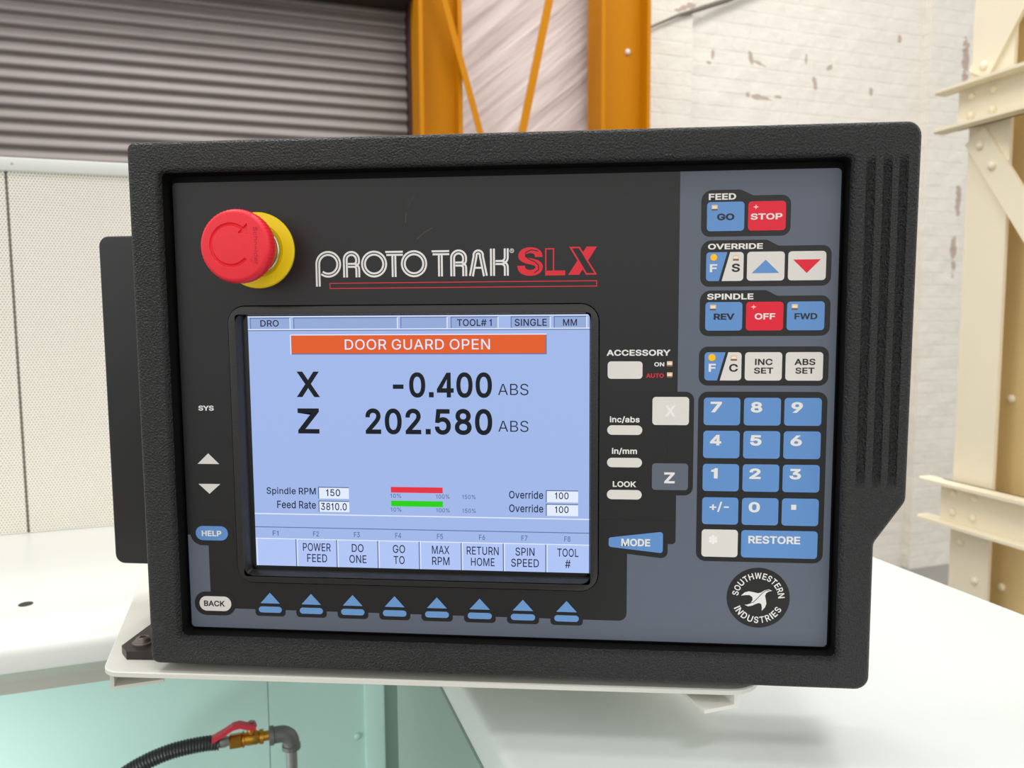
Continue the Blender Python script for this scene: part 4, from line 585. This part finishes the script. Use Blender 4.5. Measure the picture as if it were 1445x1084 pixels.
for i in range(8):
    a, b = edges[i], edges[i + 1]; c = (a + b) / 2
    def fn(f):
        f.rect(a, 40.0, b, 57.9, lcd_key, D0, .03); f.rect(a, 57.3, b, 57.9, lcd_white, D0 + .04, .03); f.rect(a + .5, 40.0, a + 1.1, 57.9, lcd_white, D0 + .04, .03)
        if i < 7: f.rect(b - .3, 40, b + .3, 57.5, lcd_line, D0 + .08, .03)
        f.text('F%d' % (i + 1), c - 1.9, 59.5, c + 1.9, 62.8, lcd_line, 9, D0, .03, 10)
        if SK[i]:
            for s, y in zip(SK[i], (50.0, 42.9)): f.text(s, c + .3 - W1[s] / 2, y, c + .3 + W1[s] / 2, y + 5.2, lcd_ink, 7, D0 + .08, .03, 12)
    disp('soft_key_label', fn)

# ------------------------------------------------------------------ emergency stop button
EX, EZ = 53.0, 238.2
def lz(prof, n=72): return MB().lathe([(r / 1000, d / 1000) for r, d in prof], mm(EX, EZ, 0), (0, -1, 0), n)
es = lz([(6, 0.02), (22.9, 0.02), (22.9, 1.4), (22.3, 2.1), (16.5, 2.9), (15.6, 2.2), (6, 2.2)]).build('emergency_stop_button', estop_yellow, con, angle=40); es['label'] = 'round yellow plate with a red mushroom push button'
lz([(13.4, 2.3), (14.7, 2.4), (15.2, 3.6), (14.9, 5.0), (14.2, 5.6), (13.4, 5.2)]).build('chrome_ring', chrome, es, smooth=True)
lz([(13.6, 2.3), (13.6, 4.6), (11.4, 12), (11.0, 19.5), (8, 19.6)]).build('collar', collar_yellow, es, angle=40)
cp = MB(); prof = [(8, 18.5), (16.5, 18.8), (19.2, 20.2), (20.4, 23.0), (20.9, 26), (20.9, 29.2), (20.6, 30.8), (19.9, 32.2), (18.8, 32.9)]; NA = 240
def capr(r, d, a): return r + (0.16 * math.cos(a * 60) if 20.0 < r else 0)
rows = [[(EX + capr(r, d, 2 * math.pi * k / NA) * math.cos(2 * math.pi * k / NA), EZ + capr(r, d, 2 * math.pi * k / NA) * math.sin(2 * math.pi * k / NA), d) for k in range(NA + 1)] for r, d in prof]
def face_d(u, v):
    x, y = u - 51.0 + (EX - 53), v - 238.6; r = math.hypot(x, y); a = math.degrees(math.atan2(y, x)) % 360
    g = 0
    if 47 < a < 318: g = max(0, 1 - (abs(r - 11.6) / 0.85) ** 2)
    # arrow head at the upper right end
    ax, ay = math.cos(math.radians(44)) * 11.6, math.sin(math.radians(44)) * 11.6
    px, py = x - ax, y - ay; tx, ty = math.sin(math.radians(44)), -math.cos(math.radians(44)); al = px * tx + py * ty; ac = abs(px * ty - py * tx)
    if -1.6 < al < 2.6 and ac < (2.6 - al) * 0.85: g = 1
    return -1.15 * g ** 0.6
NR = 62
for j in range(1, NR + 1):
    r = 18.8 * (1 - j / NR) + 0.02; row = []
    for k in range(NA + 1):
        a = 2 * math.pi * k / NA; u, v = EX + r * math.cos(a), EZ + r * math.sin(a)
        row.append((u, v, 32.9 + 0.9 * (1 - (r / 18.8) ** 2) + face_d(u, v)))
    rows.append(row)
cp.sheet([[mm(*p) for p in r] for r in rows]); bmesh.ops.remove_doubles(cp.bm, verts=cp.bm.verts, dist=1e-6)
cp.build('button_cap', estop_red, es, angle=50)
ct = Flat()
for s, x0, x1, y0, y1 in (('Schneider', 64.6, 67.2, 227.6, 248.6), ('Electric', 62.2, 64.0, 229.0, 243.0)):
    fb = fit_box(s, 0, 0, 1, 1, 4, 10)
    ct.add_mesh(text_mesh(s, 4, 10), mat('cap_letter_red', (196, 22, 42), rough=0.5, var=0.02), 33.0, 0.8, lambda x, y: (lambda p: (x0 + p[1] * (x1 - x0), y1 - p[0] * (y1 - y0)))(fb(x, y)))  # darker red covers both print and the engraved letters' shading
ct.build('cap_lettering', es)

# mounting foot under the housing's left end
ft = MB(); FT = [(-58.2, 14.8), (-49.6, 6.2), (40, 10.0), (40, 58), (-59, 58)]
ft.loft([[(x / 1000, y / 1000, z / 1000) for x, y in FT] for z in (-26.95, -21.4)]); foot = ft.build('mounting_foot', steel_black, con); foot['label'] = 'black steel foot plate with a button head bolt'
MB().lathe([(0.0068, 0), (0.0068, .0008), (0.0052, .0012), (0.0050, .002), (0.0042, .0035), (0.0022, .0042), (0.0020, .0042), (0.0018, .0028), (0.0002, .0028)], (-.0465, .0205, -.0214), (0, 0, 1), 28).build('button_head_bolt', mat('worn_bolt', (120, 108, 104), rough=0.4, metal=0.6, var=0.2, vscale=400), foot, angle=30)
# ================================================================== bracket the console stands on
PZ = -27.0
br = tag(empty('support_bracket', (0, 0, BASE_Z)), 'white sheet metal bracket plate with folded edges under the black console', 'bracket')
m1 = Vector((math.cos(ANG), math.sin(ANG))); m2 = Vector((-math.sin(ANG), math.cos(ANG)))
def pl(o, a, b): q = Vector(o) + m1 * a + m2 * b; return (q.x, q.y)
LC = (-55.5, -10.9); RC = (371, -3.2); LBk = pl(LC, 0, 420); RBk = pl(RC, 0, 250)
pb = MB()
PLN = [(*LC, 16), (*RC, 22), (*RBk, 5), (*LBk, 5)]
pb.loft([[(x / 1000, y / 1000, z / 1000) for x, y in rpoly(inset(PLN, i), 8)] for i, z in ((0.6, PZ - 3.8), (0, PZ - 3.3), (0, PZ - .7), (0.7, PZ))])
pb.build('plate', plate_paint, br, angle=40)
def folded(o, sgn, length, name, H, Wd):
    b = MB()
    prof = [(0, PZ - 3.0), (0, PZ - H), (sgn * Wd, PZ - H), (sgn * Wd, PZ - H + 2.2), (sgn * 2.4, PZ - H + 2.2), (sgn * 2.4, PZ - 3.0)]
    b.loft([[(*[c / 1000 for c in pl(o, a, t)], z / 1000) for a, z in prof] for t in (0, length)]); return b.build(name, plate_paint, br)
folded(pl(LC, 2.5, 9.5), 1, 400, 'folded_edge', 17.5, 32); folded(pl(RC, -25, 12), -1, 230, 'folded_edge', 11.5, 23)
# square post under the plate's far end, standing on the left machine cover
MB().loft([[(*[c / 1000 for c in pl(LC, a, b)], z) for a, b in ((30, 365), (90, 365), (90, 425), (30, 425))] for z in (CAM.z - BASE_Z - 0.3297, (PZ - 3.9) / 1000)]).build('support_post', plate_paint, br)

# ================================================================== machine and building, all in machine coordinates (metres)
CZ = CAM.z
def T(name, s, t, z, label, cat, group=None): return tag(empty(name, mp(s, t, z), ANG), label, cat, group)
class PB(MB):
    """builder whose input is in machine coordinates, stored relative to its thing's base"""
    def __init__(self, base=(0, 0, 0)): super().__init__(); self.base = Vector(base)
    def build(self, name, m, parent=None, **k):
        for v in self.bm.verts: v.co -= self.base
        if parent is None: k.update(loc=mp(*self.base), rz=ANG)
        return super().build(name, m, parent, **k)
zc = lambda z: CZ + z / 1000

# white ledge of the machine on the left, with its sloped front trim
B0 = (-0.3, 0.9, zc(-404)); led = T('machine_cover', *B0, 'white machine top cover with a rolled front edge and small hole, left of the console', 'machine cover')
S0, S1 = -0.75, 0.16
prof = [(1.345, -330), (0.952, -330), (0.948, -329), (0.944, -331), (0.905, -336), (0.897, -335.4), (0.890, -336.5), (0.884, -340), (0.881, -346), (0.880, -361), (0.884, -364), (1.345, -364)]
p = PB(B0); p.loft([[(s, t, zc(z)) for t, z in prof] for s in (S0, S1)]); p.build('cover_top', white_paint, led, angle=35)
prof = [(0.886, -364), (0.925, -392), (0.927, -405), (0.934, -405), (0.936, -364)]
p = PB(B0); p.loft([[(s, t, zc(z)) for t, z in prof] for s in (S0, S1)]); p.build('under_trim', shade_and_rivet_grey, led)
p = PB(B0); p.lathe([(0.0075, -.0002), (0.0075, .0006), (0.0001, .0006)], (-0.258, 0.9955, zc(-330)), (0, 0, 1), 24); p.build('drain_hole', dark_void, led)

# perforated guard rising behind the ledge
perf = mat('perforated_sheet', (250, 247, 238), rough=0.45, var=0.03, vscale=9)
N, L, bsdf = nodes(perf); tcn = [k for k in N if k.type == 'TEX_COORD'][0]
sx = N.new('ShaderNodeSeparateXYZ'); L.new(tcn.outputs['Object'], sx.inputs[0]); PIT = 0.0044
def hexd(ox, oz):
    fx = math_node(perf, 'SUBTRACT', math_node(perf, 'FRACT', math_node(perf, 'ADD', math_node(perf, 'DIVIDE', sx.outputs[0], PIT), ox)), 0.5)
    fz = math_node(perf, 'MULTIPLY', math_node(perf, 'SUBTRACT', math_node(perf, 'FRACT', math_node(perf, 'ADD', math_node(perf, 'DIVIDE', sx.outputs[2], PIT * 1.732), oz)), 0.5), 1.732)
    return math_node(perf, 'ADD', math_node(perf, 'MULTIPLY', fx, fx), math_node(perf, 'MULTIPLY', fz, fz))
dmin = math_node(perf, 'MINIMUM', hexd(100.0, 100.0), hexd(100.5, 100.5)); hole = math_node(perf, 'LESS_THAN', dmin, 0.10)
mx = N.new('ShaderNodeMixRGB'); src = bsdf.inputs['Base Color'].links[0].from_socket; L.new(hole, mx.inputs[0]); L.new(src, mx.inputs[1]); mx.inputs[2].default_value = lin((178, 168, 150)); L.new(mx.outputs[0], bsdf.inputs['Base Color'])
G0 = (-0.3, 1.335, zc(-330)); gd = T('perforated_guard', *G0, 'cream white perforated sheet guard standing on the left machine cover', 'machine guard')
for a, b in ((-0.75, -0.3375), (-0.3335, 0.16)):
    PB(G0).box(a, b, 1.3335, 1.3365, zc(-329.5), zc(218)).build('perforated_sheet', perf, gd)
PB(G0).box(-0.345, -0.326, 1.338, 1.343, zc(-329.5), zc(216)).build('seam_post', mat('seam_grey', (150, 146, 134), rough=0.5), gd)
p = PB(G0); p.box(-0.75, 0.16, 1.325, 1.347, zc(216.5), zc(236), 0.003); rail = p.build('top_rail', white_paint, gd, angle=30)
for s in (-0.3445, -0.3245):
    PB(G0).lathe([(0.0018, 0), (0.0014, 0.0008), (0.0002, 0.0011)], (s, 1.325, zc(226.5)), (0, -1, 0), 12).build('rivet', shade_and_rivet_grey, rail)

# white cover on the right
C0 = (0.39, 0.48, zc(-299)); cv = T('machine_cover', *C0, 'large pale white sheet metal machine cover to the right, below the console', 'machine cover')
p = PB(C0)
prof = [(0.1362, -299), (0.1362, -273), (0.1375, -270), (0.140, -268.3), (0.144, -268), (0.639, -268), (0.6425, -269), (0.644, -272), (0.644, -299)]
p.loft([[(s, t, zc(z)) for s, z in prof] for t in (0.12, 0.786)]); p.build('cover_top', cover_paint, cv, angle=35)
PB(C0).lathe([(0.0025, 0), (0.002, .0005), (0.0002, .0007)], (0.572, 0.469, zc(-268)), (0, 0, 1), 16).build('paint_nib', white_paint, cv)
K0 = (0.39, 0.48, 0.0); cab = T('machine_cabinet', *K0, 'dull grey green cabinet carrying the large pale cover, beside the mint panels', 'machine')
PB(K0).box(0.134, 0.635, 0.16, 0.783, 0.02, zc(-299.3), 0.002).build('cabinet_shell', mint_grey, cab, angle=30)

# mint green machine body below
M0 = (0.0, 1.1, 0.0); mb = T('sheet_metal_enclosure', *M0, 'mint green sheet metal enclosure under the left white cover', 'machine')
PB(M0).box(-0.75, 0.0040, 1.1, 1.125, 0.02, zc(-366)).build('mint_panel', mint, mb)
PB(M0).box(0.0052, 0.139, 1.1, 1.125, 0.02, zc(-366)).build('mint_panel', mint, mb)
post = PB(M0).box(0.139, 0.168, 1.09, 1.13, 0.02, zc(-366), 0.003).build('corner_post', mint, mb, angle=30)
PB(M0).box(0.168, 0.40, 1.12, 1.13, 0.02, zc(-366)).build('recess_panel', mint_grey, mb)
PB(M0).box(-0.75, 0.15, 1.35, 1.36, 0.02, zc(-366)).build('rear_panel', mint, mb)
PB(M0).lathe([(0.005, 0), (0.005, .002), (0.003, .0035), (0.0002, .004)], (0.1285, 1.1, zc(-620)), (0, -1, 0), 16).build('round_head_screw', mint, mb, smooth=True)
# ------------------------------------------------------------------ hose, ball valve and pipe in front of the mint panel
def hz(z): return zc(z)
H0 = (-0.17, 1.0, 0.0); hs = T('flexible_hose', *H0, 'black ribbed flexible hose curving up to the brass valve', 'hose')
ctrl = [(-0.30, -800), (-0.245, -660), (-0.205, -592), (-0.171, -563), (-0.146, -549.5), (-0.118, -541), (-0.095, -538), (-0.073, -537.5), (-0.056, -539)]
path = []
for i in range(len(ctrl) - 1):
    p0, p1, p2, p3 = [Vector((ctrl[max(0, min(len(ctrl) - 1, k))][0], ctrl[max(0, min(len(ctrl) - 1, k))][1] / 1000)) for k in (i - 1, i, i + 1, i + 2)]
    n = max(2, int((p2 - p1).length / 0.0009))
    for k in range(n):
        u = k / n; path.append(0.5 * ((2 * p1) + (p2 - p0) * u + (2 * p0 - 5 * p1 + 4 * p2 - p3) * u * u + (-p0 + 3 * p1 - 3 * p2 + p3) * u ** 3))
dist = 0; rads = []
for i, q in enumerate(path):
    if i: dist += (q - path[i - 1]).length
    rads.append(0.0093 + 0.0007 * math.sin(dist / 0.0036 * 2 * math.pi))
p = PB(H0); p.tube([(q.x, 1.0, CZ + q.y) for q in path], rads, 18); p.build('ribbed_tube', hose_black, hs, angle=80)
p = PB(H0); p.lathe([(0.0055, 0), (0.0072, .001), (0.0072, .008), (0.006, .010), (0.006, .016)], (-0.057, 1.0, hz(-539)), (1, 0, -0.02), 24); p.build('hose_fitting', pipe_steel, hs, angle=35)
V0 = (-0.02, 1.0, hz(-551)); bv = T('ball_valve', *V0, 'small brass ball valve with a red lever between hose and grey elbow', 'valve')
p = PB(V0); p.lathe([(0.0085, 0), (0.0095, .001), (0.0095, .014), (0.0085, .015)], (-0.0445, 1.0, hz(-540.5)), (1, 0, -0.01), 6)
p.lathe([(0.0075, .015), (0.0098, .0155), (0.0098, .018), (0.0078, .0185), (0.0086, .024), (0.0086, .034), (0.0072, .036), (0.0092, .0365), (0.0092, .0415), (0.0062, .042), (0.0062, .048)], (-0.0445, 1.0, hz(-540.5)), (1, 0, -0.01), 28)
p.lathe([(0.0052, 0), (0.0052, .008), (0.0042, .0085), (0.0042, .012)], (-0.0175, 1.0, hz(-534)), (0, 0, 1), 20); p.build('valve_body', brass, bv, angle=35)
p = PB(V0); p.lathe([(0.0062, 0), (0.0068, .001), (0.0068, .004), (0.0055, .006), (0.0025, .0065), (0.0022, .009), (0.0002, .0095)], (-0.0175, 0.999, hz(-524.5)), (0.15, -0.35, 1), 6); p.build('lever_nut', pipe_steel, bv, angle=35)
p = PB(V0)
lv = [(-0.0115, -526.5), (-0.024, -523.5), (-0.031, -520.5), (-0.039, -521.5), (-0.048, -526.5), (-0.0585, -531.5), (-0.0645, -534.2)]
def lvr(w, h): return [[(s + e * 0.0, 0.993 + a * w, hz(z) + 0.004 + b * h) for a, b in ((-.5, -.5), (.5, -.5), (.5, .5), (-.5, .5)) for e in (0,)] for i, (s, z) in enumerate(lv)]
p.loft(lvr(0.011, 0.0058)); p.build('lever', lever_red, bv)
P0 = (0.031, 1.0, 0.0); pe = T('pipe_elbow', *P0, 'grey iron pipe elbow on a vertical pipe in front of the mint panel', 'pipe')
el = [(0.004, -542)] + [(0.0115, -542)] + [(0.0175 + 0.0135 * math.sin(a), -555.5 + 13.5 * math.cos(a)) for a in [math.radians(k) for k in range(0, 91, 15)]] + [(0.031, -563)]
p = PB(P0); p.tube([(s, 1.0, hz(z)) for s, z in el], 0.0105, 22)
p.lathe([(0.0105, 0), (0.0122, .0006), (0.0122, .006), (0.0105, .007)], (0.0035, 1.0, hz(-542)), (1, 0, 0), 24)
p.lathe([(0.0105, 0), (0.0118, .0006), (0.0118, .006), (0.0105, .0065)], (0.031, 1.0, hz(-558)), (0, 0, -1), 24); p.build('elbow', pipe_grey, pe, angle=50)
p = PB(P0); p.tube([(0.031, 1.0, hz(-562)), (0.031, 1.0, 0.0)], 0.0072, 20); p.build('vertical_pipe', pipe_steel, pe, angle=50)

# ================================================================== the hall behind
p = PB((0.5, 2.0, 0)); p.box(-5, 10, -4, 4.3, -0.05, 0.0); fl = p.build('floor', floor_mat); tag(fl, kind='structure')

# roller shutter
SH0 = (-0.9, 4.0, 0.0); p = PB(SH0); PITCH = 0.0575; rows = []
z = 0.0
for i in range(int(4.2 / PITCH)):
    for u in (0, .05, .12, .2, .35, .5, .65, .8, .93):
        rows.append((4.0 - 0.024 * (math.sin(math.pi / 2 * u / .2) if u < .2 else math.cos(math.pi / 2 * (u - .2) / .8)), z + PITCH * u + (CZ + .9248 - 50 * PITCH) % PITCH))
    z += PITCH
p.sheet([[(s, t, zz) for s in (-3.6, 0.80)] for t, zz in rows]); sh = p.build('door_1', shutter_metal, None, smooth=True); tag(sh, 'brown grey ribbed roller shutter behind the console, upper left', kind='structure')
p = PB((-0.9, 3.9, zc(1540))); p.box(-3.6, 0.785, 3.80, 3.965, zc(1530), zc(2100)); hd = p.build('shutter_hood', dark_void); tag(hd, 'dark box hood above the roller shutter', 'shutter hood')
p = PB((0.81, 3.95, 0)); p.box(0.792, 0.86, 3.90, 4.02, 0, zc(2100), 0.004); gp = p.build('shutter_guide_post', red_brown); tag(gp, 'dark red brown guide post between roller shutter and yellow column', 'post')

# H-section columns painted yellow
def hcol(s0, s1, t0, t1, label, flg=0.02):
    b = (s0, t0, 0); c = T('steel_column', *b, label, 'column', 'yellow steel columns')
    p = PB(b); p.box(s0, s0 + flg, t0, t1, 0, zc(2400)); p.build('flange', yellow_steel, c)
    p = PB(b); p.box(s1 - flg, s1, t0, t1, 0, zc(2400)); p.build('flange', yellow_steel, c)
    p = PB(b); p.box(s0 + flg, s1 - flg, (t0 + t1) / 2 - .012, (t0 + t1) / 2 + .012, 0, zc(2400)); p.build('web', yellow_steel, c); return c
hcol(0.800, 1.012, 3.70, 3.88, 'yellow steel column beside the roller shutter, crossed by a thin brace')
c2 = hcol(1.754, 2.037, 3.70, 3.875, 'wide yellow steel column with a pale bolt, beside the white brick wall')
PB((1.754, 3.7, 0)).lathe([(0.016, 0), (0.016, .006), (0.010, .012), (0.0005, .014)], (1.94, 3.776, zc(1385)), (0, -1, 0), 16).build('bolt', mat('pale_bolt', (225, 215, 205), rough=0.4), c2, smooth=True)
def brace(a, b, wd, label):
    A = Vector((a[0], 3.66, zc(a[1]))); Bv = Vector((b[0], 3.66, zc(b[1]))); d = Bv - A; A -= d * 0.25; Bv += d * 0.12
    d.normalize(); nrm = Vector((d.z, 0, -d.x)); f = Vector((0, 1, 0)); p = PB(tuple(Bv))
    p.loft([[q + nrm * (wd / 2) * i + f * j for i, j in ((-1, 0), (1, 0), (1, .006), (-1 + 12 / (wd * 1000), .006), (-1 + 12 / (wd * 1000), .035), (-1, .035))] for q in (A, Bv)])
    o = p.build('diagonal_brace', yellow_steel); return tag(o, label, 'brace', 'yellow diagonal braces')
brace((0.920, 1480), (1.092, 873), 0.030, 'thin yellow brace leaning right, crossing in front of the left yellow column')
brace((1.449, 1544), (1.303, 894), 0.040, 'yellow brace leaning left against the pale cladding between the columns')

# pale lined wall between the columns
clad = mat('lined_cladding', (230, 219, 217), rough=0.6, var=0.05, vscale=3)
N, L, bsdf = nodes(clad); tcn = [k for k in N if k.type == 'TEX_COORD'][0]
mpr = N.new('ShaderNodeMapping'); mpr.inputs['Rotation'].default_value = (0, math.radians(40), 0)
mpn = N.new('ShaderNodeMapping'); mpn.inputs['Scale'].default_value = (0.8, 1, 14)
nz = N.new('ShaderNodeTexNoise'); nz.inputs['Scale'].default_value = 1.6; nz.inputs['Detail'].default_value = 5
L.new(tcn.outputs['Object'], mpr.inputs[0]); L.new(mpr.outputs[0], mpn.inputs[0]); L.new(mpn.outputs[0], nz.inputs['Vector'])
cr = N.new('ShaderNodeMapRange'); cr.inputs['From Min'].default_value = 0.3; cr.inputs['From Max'].default_value = 0.62; L.new(nz.outputs['Fac'], cr.inputs[0])
mx = N.new('ShaderNodeMixRGB'); src = bsdf.inputs['Base Color'].links[0].from_socket; L.new(cr.outputs[0], mx.inputs[0]); mx.inputs[1].default_value = lin((192, 176, 172)); L.new(src, mx.inputs[2]); L.new(mx.outputs[0], bsdf.inputs['Base Color'])
bp = N.new('ShaderNodeBump'); bp.inputs['Distance'].default_value = 0.02; L.new(nz.outputs['Fac'], bp.inputs['Height']); L.new(bp.outputs[0], bsdf.inputs['Normal'])
p = PB((1.5, 4.0, 0)); p.box(0.86, 2.10, 4.0, 4.06, 0, zc(2400)); tag(p.build('wall_back', clad), kind='structure')

# painted brick wall to the right
brick = mat('painted_brick', (225, 220, 210), rough=0.6, var=0.04, vscale=2.2)
N, L, bsdf = nodes(brick); tcn = [k for k in N if k.type == 'TEX_COORD'][0]
sx = N.new('ShaderNodeSeparateXYZ'); cx = N.new('ShaderNodeCombineXYZ'); L.new(tcn.outputs['Object'], sx.inputs[0]); L.new(sx.outputs[0], cx.inputs[0]); L.new(sx.outputs[2], cx.inputs[1])
bt = N.new('ShaderNodeTexBrick'); bt.inputs['Scale'].default_value = 1.0; bt.inputs['Brick Width'].default_value = 0.23; bt.inputs['Row Height'].default_value = 0.078; bt.inputs['Mortar Size'].default_value = 0.006; bt.inputs['Mortar Smooth'].default_value = 0.6
L.new(cx.outputs[0], bt.inputs['Vector'])
n2 = N.new('ShaderNodeTexNoise'); n2.inputs['Scale'].default_value = 7; n2.inputs['Detail'].default_value = 6; L.new(tcn.outputs['Object'], n2.inputs['Vector'])
hgt = math_node(brick, 'ADD', math_node(brick, 'MULTIPLY', bt.outputs['Fac'], -0.11), math_node(brick, 'MULTIPLY', n2.outputs['Fac'], 1.6))
bp = N.new('ShaderNodeBump'); bp.inputs['Distance'].default_value = 0.012; L.new(hgt, bp.inputs['Height']); L.new(bp.outputs[0], bsdf.inputs['Normal'])
BW0 = (3.6, 3.9, 0.0)
def spot(s, z, ws, hs_, rot=0.0):
    dx = math_node(brick, 'SUBTRACT', sx.outputs[0], s - BW0[0]); dz = math_node(brick, 'SUBTRACT', sx.outputs[2], zc(z))
    c, q = math.cos(rot), math.sin(rot)
    a = math_node(brick, 'DIVIDE', math_node(brick, 'ADD', math_node(brick, 'MULTIPLY', dx, c), math_node(brick, 'MULTIPLY', dz, q)), ws)
    b = math_node(brick, 'DIVIDE', math_node(brick, 'SUBTRACT', math_node(brick, 'MULTIPLY', dz, c), math_node(brick, 'MULTIPLY', dx, q)), hs_)
    return math_node(brick, 'ADD', math_node(brick, 'MULTIPLY', a, a), math_node(brick, 'MULTIPLY', b, b))
acc = None
n3 = N.new('ShaderNodeTexNoise'); n3.inputs['Scale'].default_value = 26; n3.inputs['Detail'].default_value = 5; L.new(tcn.outputs['Object'], n3.inputs['Vector'])
for a in ((2.80, 1478, .018, .045, .3), (2.86, 1452, .05, .012, -.3), (2.86, 1262, .105, .020, -.12), (2.79, 1275, .02, .02, 0), (3.255, 1376, .018, .055, .35), (3.89, 1700, .018, .03, 0), (3.68, 1362, .022, .03, 0), (2.545, 1480, .012, .05, 0), (2.53, 1425, .03, .012, 0), (3.19, 1505, .012, .045, 0), (3.36, 1480, .03, .02, .4), (3.0, 1275, .04, .01, 0), (4.37, 1560, .035, .22, 0), (4.36, 700, .03, .12, 0), (4.34, 380, .03, .16, 0), (2.36, 1700, .1, .02, .4)):
    d = math_node(brick, 'LESS_THAN', math_node(brick, 'ADD', spot(*a), math_node(brick, 'MULTIPLY', math_node(brick, 'SUBTRACT', n3.outputs['Fac'], 0.5), 3.2)), 0.6)
    acc = d if acc is None else math_node(brick, 'MAXIMUM', acc, d)
mx = N.new('ShaderNodeMixRGB'); src = bsdf.inputs['Base Color'].links[0].from_socket; L.new(math_node(brick, 'MULTIPLY', acc, 0.6), mx.inputs[0]); L.new(src, mx.inputs[1]); mx.inputs[2].default_value = lin((142, 104, 84)); L.new(mx.outputs[0], bsdf.inputs['Base Color'])
p = PB(BW0); p.box(2.09, 10.0, 3.9, 4.06, 0, zc(2400)); p.box(2.09, 2.385, 3.86, 3.9, 0, zc(2400)); p.box(4.08, 4.5, 3.84, 3.9, 0, zc(2400))
bw = p.build('wall_right', brick); tag(bw, kind='structure')
cb = PB((2.38, 3.85, zc(1675))); cb.tube([(2.04, 3.84, zc(1520)), (2.16, 3.84, zc(1578)), (2.28, 3.84, zc(1635)), (2.40, 3.845, zc(1680)), (2.6, 3.86, zc(1760)), (2.9, 3.86, zc(1900))], [.006, .006, .008, .013, .015, .015], 10); tag(cb.build('wall_cable', mat('cable_grey', (110, 102, 92), rough=0.6)), 'dark grey cable rising along the white wall beside the wide yellow column', 'cable')

# riveted cream column and its cross beams at the right edge
R0 = (2.06, 1.66, 0.0); rc = T('riveted_column', *R0, 'cream riveted steel lattice column at the right edge of the picture', 'column')
PB(R0).box(2.0, 2.012, 1.605, 1.735, 0, zc(1250)).build('face_plate', cream, rc)
PB(R0).box(2.012, 2.12, 1.723, 1.735, 0, zc(1250)).build('side_plate', cream, rc)
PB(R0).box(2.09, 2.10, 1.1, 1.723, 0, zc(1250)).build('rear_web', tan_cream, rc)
PB(R0).box(2.0, 2.012, 1.10, 1.18, 0, zc(1250)).build('face_plate', cream, rc)
def rivet(base, parent, s, t, z, r=0.0125, m=cream):
    PB(base).lathe([(r, -.001), (r * .96, r * .35), (r * .7, r * .7), (r * .35, r * .85), (r * .03, r * .9)], (s, t, zc(z)), (-1, 0, 0), 14).build('rivet', m, parent, smooth=True)
def lacing(a, b, wd):
    A = Vector((1.988, a[0], zc(a[1]))); Bv = Vector((1.988, b[0], zc(b[1]))); d = (Bv - A).normalized(); n_ = Vector((0, d.z, -d.y)); f = Vector((0.012, 0, 0)); A -= d * .03; Bv += d * .03
    p = PB(R0); p.loft([[q + n_ * wd / 2 * i + f * j for i, j in ((-1, 0), (1, 0), (1, 1), (-1, 1))] for q in (A, Bv)]); o = p.build('lacing_bar', cream, rc)
    rivet(R0, rc, 1.988, a[0] - .004, a[1] - 6)
    return o
lacing((1.690, 480), (1.14, -350), 0.072); lacing((1.690, 700), (1.14, 1530), 0.072)
for t, z in ((1.645, 284 + 126),): rivet(R0, rc, 1.988, t, z)
rivet(R0, rc, 2.09, 1.630, -252); rivet(R0, rc, 2.09, 1.630, -816); rivet(R0, rc, 2.0, 1.70, -690); rivet(R0, rc, 2.0, 1.645, -790)
def beam(z0, z1, label):
    b = (1.97, 1.5, zc(z0)); c = T('cross_beam', *b, label, 'beam', 'cream riveted cross beams')
    PB(b).box(1.978, 1.9875, 1.0, 1.755, zc(z0), zc(z1)).build('web', cream, c)
    for z in (z0, z1 - 9):
        p = PB(b); p.loft([[(s, t, zc(zz)) for s, t in ((1.93, 1.0), (1.93, 1.795), (1.95, 1.81), (1.9875, 1.81), (1.9875, 1.0))] for zz in (z, z + 9)]); p.build('flange', cream, c)
    for t in (1.712, 1.643):
        for k in (.28, .72): rivet(b, c, 1.978, t, z0 + (z1 - z0) * k)
beam(530, 650, 'upper cream riveted cross beam across the lattice column'); beam(-634, -505, 'lower cream riveted cross beam, just above the pale machine cover')
